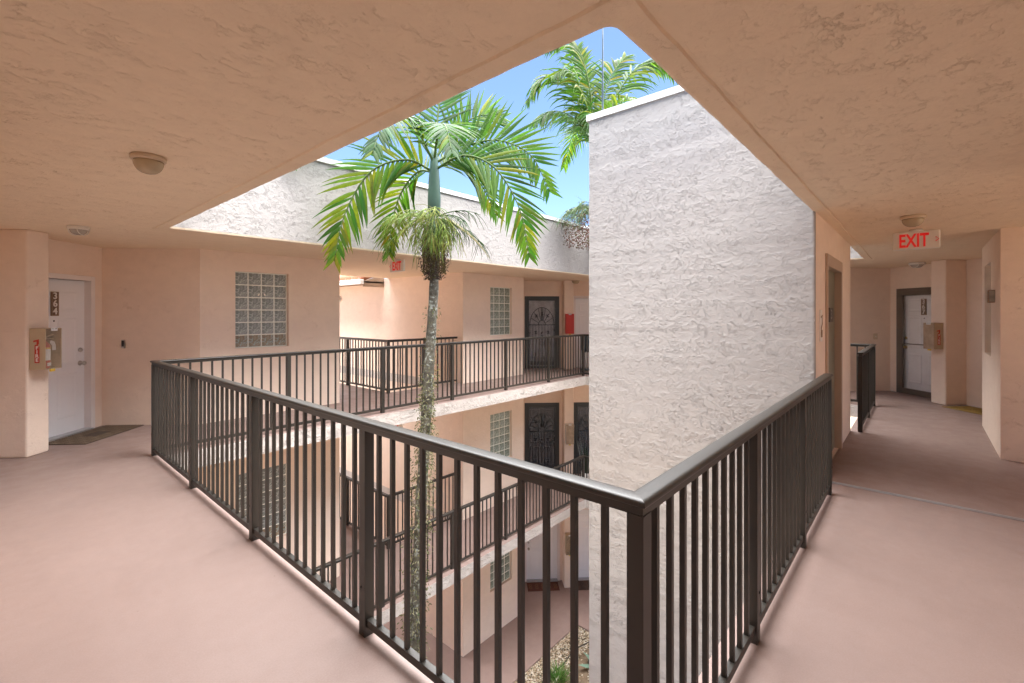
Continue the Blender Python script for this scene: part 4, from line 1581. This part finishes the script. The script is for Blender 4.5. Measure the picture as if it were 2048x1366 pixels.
for k in range(20):
    a = rnd.uniform(0, 2 * math.pi)
    lr = math.cos(a)
    pale = lr < 0.25
    c = (0.23, 0.30, 0.055) if pale else (0.055, 0.095, 0.035)
    d = RT * lr + FW * math.sin(a) * 0.8 + Z * rnd.uniform(-0.35, 0.45)
    spray(mb, loc(C1, 0.05 * lr, 0.05 * math.sin(a), 3.04) - B1v, d, rnd.uniform(0.60, 0.90), 24, c, rnd, rnd.uniform(0.25, 0.7), 0.0065)
for k in range(22):
    a = rnd.uniform(math.pi * 1.05, math.pi * 1.95)
    d = RT * math.cos(a) * 0.8 + FW * math.sin(a) + Z * rnd.uniform(-0.6, 0.2)
    spray(mb, loc(C1, 0.05 * math.cos(a), 0.05 * math.sin(a), 3.0) - B1v, d, rnd.uniform(0.40, 0.62), 18, (0.27, 0.34, 0.07), rnd, rnd.uniform(0.9, 1.6), 0.0075)
tag(mb.build('fruit_stalk', 'strand', p1), kind='stuff')
mb = MB()
for k in range(1700):
    a = rnd.uniform(0, 2 * math.pi)
    h = rnd.random()
    rad = 0.06 + 0.18 * math.sin(math.pi * (0.12 + 0.70 * h)) * rnd.random() ** 0.8
    q = loc(C1, rad * math.cos(a) + rnd.gauss(0, 0.02), rad * math.sin(a) + rnd.gauss(0, 0.02), 2.10 + 0.62 * h) - B1v
    berry(mb, q, rnd.uniform(0.006, 0.012), rnd.choice([(0.085, 0.042, 0.050), (0.115, 0.050, 0.058), (0.100, 0.075, 0.040), (0.15, 0.14, 0.045), (0.055, 0.03, 0.035)]))
for k in range(70):
    a = rnd.uniform(0, 2 * math.pi)
    d = RT * math.cos(a) * 0.5 + FW * math.sin(a) * 0.5 - Z * 0.6
    mb.tube([loc(C1, 0.06 * math.cos(a), 0.06 * math.sin(a), 2.95) - B1v, loc(C1, 0.16 * math.cos(a), 0.16 * math.sin(a), 2.62) - B1v, loc(C1, 0.17 * math.cos(a), 0.17 * math.sin(a), 2.2) - B1v], [0.005, 0.004, 0.002], 4, (0.17, 0.15, 0.06))
tag(mb.build('fruit_cluster', 'fruit', p1), kind='stuff')
mb = MB()
blade(mb, loc(C1, 0.07, -0.05, 3.10) - B1v, RT * 0.7 - Z * 0.35, FW, 1.05, 0.13, 0.55, (0.16, 0.13, 0.05), 9)
mb.build('spathe', 'leaf', p1)

# small-leaved vine on the lower trunk
vroot = MB()
rnd = random.Random(11)
tp = bez([loc(C1, -0.42, 0, -6.93), loc(C1, -0.33, 0, -3.8), loc(C1, -0.17, 0, -0.8), loc(C1, -0.06, 0, 1.04), loc(C1, 0, 0, 2.1)], 60)
for k in range(6500):
    t = rnd.random() ** 1.15 * 0.90
    u = t * 60
    i = min(int(u), 59)
    o = tp[i].lerp(tp[i + 1], u - i)
    dens = 1.0 if o.z < 0.1 else max(0.06, 1 - (o.z - 0.1) / 0.9)
    if rnd.random() > dens:
        continue
    a = rnd.uniform(0, 2 * math.pi)
    rad = 0.07 + abs(rnd.gauss(0, 0.055 if o.z < 0 else 0.03)) + (0.02 if o.z < -0.5 else 0)
    side = RT * math.cos(a) + FW * math.sin(a)
    q = o + side * rad
    c = rnd.choice([(0.16, 0.16, 0.085), (0.24, 0.23, 0.15), (0.075, 0.095, 0.04), (0.32, 0.30, 0.21), (0.11, 0.09, 0.05)])
    d = (side * rnd.uniform(0.3, 1) + Vector((rnd.uniform(-1, 1), rnd.uniform(-1, 1), rnd.uniform(-1, 0.6)))).normalized()
    blade(vroot, q, d, Vector((rnd.uniform(-1, 1), rnd.uniform(-1, 1), rnd.uniform(-1, 1))), rnd.uniform(0.03, 0.06), rnd.uniform(0.012, 0.022), 0.6, c, 2)
tag(vroot.build('vine', 'vine_leaf'), 'small pale-leaved vine creeping up the palm trunk', 'vine')

# second palm behind the tower
C2 = (9.03, 5.49, 1.0)
p2, B2v = palm((9.03, 5.49, -6.25), 'taller palm behind the elevator tower with feathery fronds above its coping',
               [loc(C2, 0, 0, -6.25), loc(C2, 0.05, 0, -2), loc(C2, 0.02, 0, 2), loc(C2, 0, 0, 4.2)], (0.10, 0.075), None,
               [(loc(C2, 0, 0, 4.1), 0.08), (loc(C2, 0, 0, 4.3), 0.11), (loc(C2, 0, 0, 4.9), 0.10), (loc(C2, 0, 0, 5.5), 0.05)], 2)
G2 = [tuple(c * 0.75 for c in g) for g in GREENS]
FR2 = [
    ([(0, 0, 5.3), (-0.10, -0.15, 6.3), (-0.32, -0.30, 7.15), (-0.62, -0.40, 7.55), (-1.0, -0.5, 7.35)], 0.95, 44, 0.062, 0.75, G2, -0.25, 0.12, 0.8, 0.25),
    ([(0, 0, 5.3), (-0.02, 0.35, 6.3), (-0.15, 0.6, 7.2), (-0.28, 0.75, 8.0)], 0.80, 40, 0.060, 0.30, G2, 0.0, 0.12, 0.9, 0.8),
    ([(0, 0, 5.3), (0.35, -0.1, 6.15), (0.75, -0.2, 6.85), (1.20, -0.3, 7.10), (1.70, -0.35, 6.75)], 0.85, 44, 0.062, 0.85, G2, -0.15, 0.18, 0.8, 0.3),
    ([(0, 0, 5.2), (-0.40, -0.2, 5.80), (-0.95, -0.35, 5.98), (-1.42, -0.45, 5.70)], 0.75, 56, 0.036, 0.95, S, -0.15, 0.10, 0.75, 0.3),
    ([(0, 0, 5.2), (-0.15, 0.6, 5.95), (-0.35, 1.2, 6.0), (-0.5, 1.7, 5.4)], 0.70, 36, 0.05, 0.8, G2, 0.0, 0.15, 0.8, 0.0),
    ([(0, 0, 5.3), (0.5, 0.4, 6.0), (1.1, 0.8, 6.2), (1.6, 1.0, 5.7)], 0.70, 36, 0.05, 0.8, G2, 0.0, 0.15, 0.8, 0.0),
    ([(0, 0, 5.2), (0.3, -0.5, 5.9), (0.6, -1.0, 5.95), (0.85, -1.4, 5.4)], 0.70, 36, 0.05, 0.8, G2, 0.0, 0.15, 0.8, 0.0),
    ([(0, 0, 5.2), (-0.08, -0.4, 5.75), (-0.14, -0.8, 5.7), (-0.18, -1.05, 5.1)], 0.65, 36, 0.046, 0.8, S, 0.0, 0.1, 0.8, 0.0),
    ([(0, 0, 5.3), (-0.25, -0.3, 6.2), (-0.62, -0.55, 6.75), (-1.0, -0.75, 6.55)], 0.80, 38, 0.055, 0.8, G2, -0.2, 0.15, 0.8, 0.2),
    ([(0, 0, 5.3), (-0.30, 0.1, 6.25), (-0.70, 0.2, 6.95), (-1.15, 0.25, 7.0), (-1.5, 0.3, 6.5)], 0.85, 40, 0.058, 0.8, G2, -0.1, 0.10, 0.8, 0.3),
    ([(0, 0, 5.3), (0.20, 0.2, 6.3), (0.45, 0.35, 7.1), (0.8, 0.45, 7.6)], 0.80, 40, 0.058, 0.6, G2, -0.05, 0.10, 0.85, 0.4),
]
for i, (pts, ll, n, wd, dr, cs, up, yl, spd, fc) in enumerate(FR2):
    frond(p2, [loc(C2, *p) - B2v for p in pts], ll, n, wd, dr, cs, up, yl, spd, seed=60 + i, plume=0.4, face=fc)
rnd = random.Random(5)
mb = MB()
for k in range(24):
    a = rnd.uniform(0, 2 * math.pi)
    d = RT * math.cos(a) + FW * math.sin(a) + Z * rnd.uniform(-0.3, 0.5)
    spray(mb, loc(C2, 0, 0, 3.95) - B2v, d, rnd.uniform(0.6, 0.95), 26, (0.15, 0.20, 0.085), rnd, rnd.uniform(0.1, 0.8), 0.008)
tag(mb.build('fruit_stalk', 'strand', p2), kind='stuff')
mb = MB()
for k in range(2200):
    a = rnd.uniform(0, 2 * math.pi)
    rad = 0.70 * rnd.random() ** 0.6
    q = loc(C2, rad * math.cos(a), rad * math.sin(a), 3.72 - 0.75 * rnd.random() * (1 - 0.3 * rad)) - B2v
    berry(mb, q, rnd.uniform(0.009, 0.015), rnd.choice([(0.22, 0.045, 0.03), (0.17, 0.04, 0.03), (0.12, 0.045, 0.03), (0.14, 0.12, 0.05)]))
tag(mb.build('fruit_cluster', 'fruit', p2), kind='stuff')

# ================================================================ courtyard bed and small things
rnd = random.Random(8)
mb = MB()
tri = [(1, 0, -0.5), (-0.5, 0.87, -0.5), (-0.5, -0.87, -0.5), (0, 0, 1), (0.2, 0.2, -0.9)]
for k in range(9000):
    x = rnd.uniform(5.5, 9.8)
    y = 6.46 - rnd.random() ** 1.3 * 0.62
    if k % 6 == 0:
        y = rnd.uniform(4.6, 6.4)
    r = rnd.uniform(0.010, 0.024)
    zz = -6.235 + rnd.uniform(-0.015, 0.02)
    g = rnd.choice([(0.62, 0.54, 0.42), (0.50, 0.40, 0.28), (0.70, 0.64, 0.55), (0.30, 0.20, 0.13), (0.42, 0.30, 0.20), (0.12, 0.09, 0.07)])
    an = rnd.uniform(0, 6.28)
    ca, sa = math.cos(an), math.sin(an)
    vs = [(x + r * (ca * a - sa * b) * 1.2, y + r * (sa * a + ca * b), zz + r * c * 0.7) for a, b, c in [(1, 0, 0), (0.2, 0.8, 0.1), (-0.9, 0.3, 0), (-0.4, -0.8, 0.05), (0.6, -0.6, 0), (0.0, 0.0, 0.9)]]
    mb.add(vs, [(0, 1, 5), (1, 2, 5), (2, 3, 5), (3, 4, 5), (4, 0, 5)], g)
gr = mb.build('gravel', 'fruit')
tag(gr, 'pale gravel strip along the ground floor path', 'gravel', kind='stuff')

mb = MB()
hp = bez([(9.9, 5.75, -6.20), (9.45, 5.93, -6.205), (9.0, 6.03, -6.21), (8.5, 5.98, -6.215), (7.9, 6.02, -6.21), (7.2, 5.9, -6.21)], 40)
mb.tube(hp, 0.012, 8)
tag(mb.build('irrigation_hose', 'hose'), 'black irrigation hose lying on the gravel bed', 'hose')

mb = MB()
for k in range(170):
    a = rnd.uniform(0, 6.28)
    rr_ = 0.16 * rnd.random() ** 0.5
    o = Vector((8.05 + rr_ * math.cos(a), 5.80 + rr_ * math.sin(a), -6.25))
    d = Vector((math.cos(a) * rnd.uniform(0.1, 0.8), math.sin(a) * rnd.uniform(0.1, 0.8), 1))
    blade(mb, o, d, Vector((-math.sin(a), math.cos(a), 0)), rnd.uniform(0.22, 0.42), 0.012, 0.7, rnd.choice([(0.06, 0.16, 0.03), (0.10, 0.24, 0.05), (0.16, 0.28, 0.07)]), 4)
tag(mb.build('grass_tuft', 'vine_leaf'), 'bright green grass tuft beside the gravel strip', 'grass tuft')

root = empty('succulent', (8.95, 5.30, -6.25), 'large pale grey-green succulent at the foot of the tower', 'succulent')
for k in range(16):
    mb = MB()
    a = k * 2.4
    el = 0.35 + 0.06 * k
    d = Vector((math.cos(a) * math.cos(el), math.sin(a) * math.cos(el), math.sin(el)))
    blade(mb, Vector((0, 0, 0.03)), d, Vector((-math.sin(a), math.cos(a), 0)), 0.55 - 0.015 * k, 0.17, 0.25, (1, 1, 1), 7)
    mb.build('leaf', 'agave', root)

# planters by the far pillars
root = empty('planter', (10.62, 6.72, -3.1), 'snake plant in a white slatted planter behind the middle floor railing', 'planter')
mb = MB()
mb.lathe([(0.10, 0.05), (0.13, 0.42), (0.135, 0.44), (0.11, 0.44), (0.10, 0.40)], (0, 0, 0), seg=16)
mb.build('pot', 'black', root)
for k in range(14):
    a = 2 * math.pi * k / 14
    mb = MB()
    mb.obox((0.142 * math.cos(a), 0.142 * math.sin(a), 0), (-math.sin(a), math.cos(a), 0), (math.cos(a), math.sin(a), 0), Z, (-0.018, -0.006, 0.0), (0.018, 0.006, 0.46))
    mb.build('slat', 'pot_white', root)
for k in range(11):
    mb = MB()
    a = rnd.uniform(0, 6.28)
    d = Vector((0.22 * math.cos(a), 0.22 * math.sin(a), 1))
    blade(mb, Vector((0.05 * math.cos(a), 0.05 * math.sin(a), 0.40)), d, Vector((-math.sin(a), math.cos(a), 0)), rnd.uniform(0.45, 1.0), 0.065, 0.02, (1, 1, 1), 6)
    mb.build('leaf', 'succulent', root)

root = empty('planter', (11.0, 6.98, 0.0), 'dark tapered planter on slim pale legs by the far top floor pillar', 'planter')
mb = MB()
mb.lathe([(0.10, 0.52), (0.125, 0.66), (0.15, 0.95), (0.155, 0.97), (0.135, 0.97), (0.12, 0.90)], (0, 0, 0), seg=18)
mb.build('bowl', 'blue_tub', root)
for k in range(4):
    a = R(45 + 90 * k)
    mb = MB()
    mb.tube([(0.10 * math.cos(a), 0.10 * math.sin(a), 0.54), (0.13 * math.cos(a), 0.13 * math.sin(a), 0.05)], 0.016, 8)
    mb.build('leg', 'pot_white', root)
mb = MB()
mb.lathe([(0.16, 0.03), (0.165, 0.05), (0.16, 0.07)], (0, 0, 0), seg=18)
mb.build('base', 'blue_tub', root)
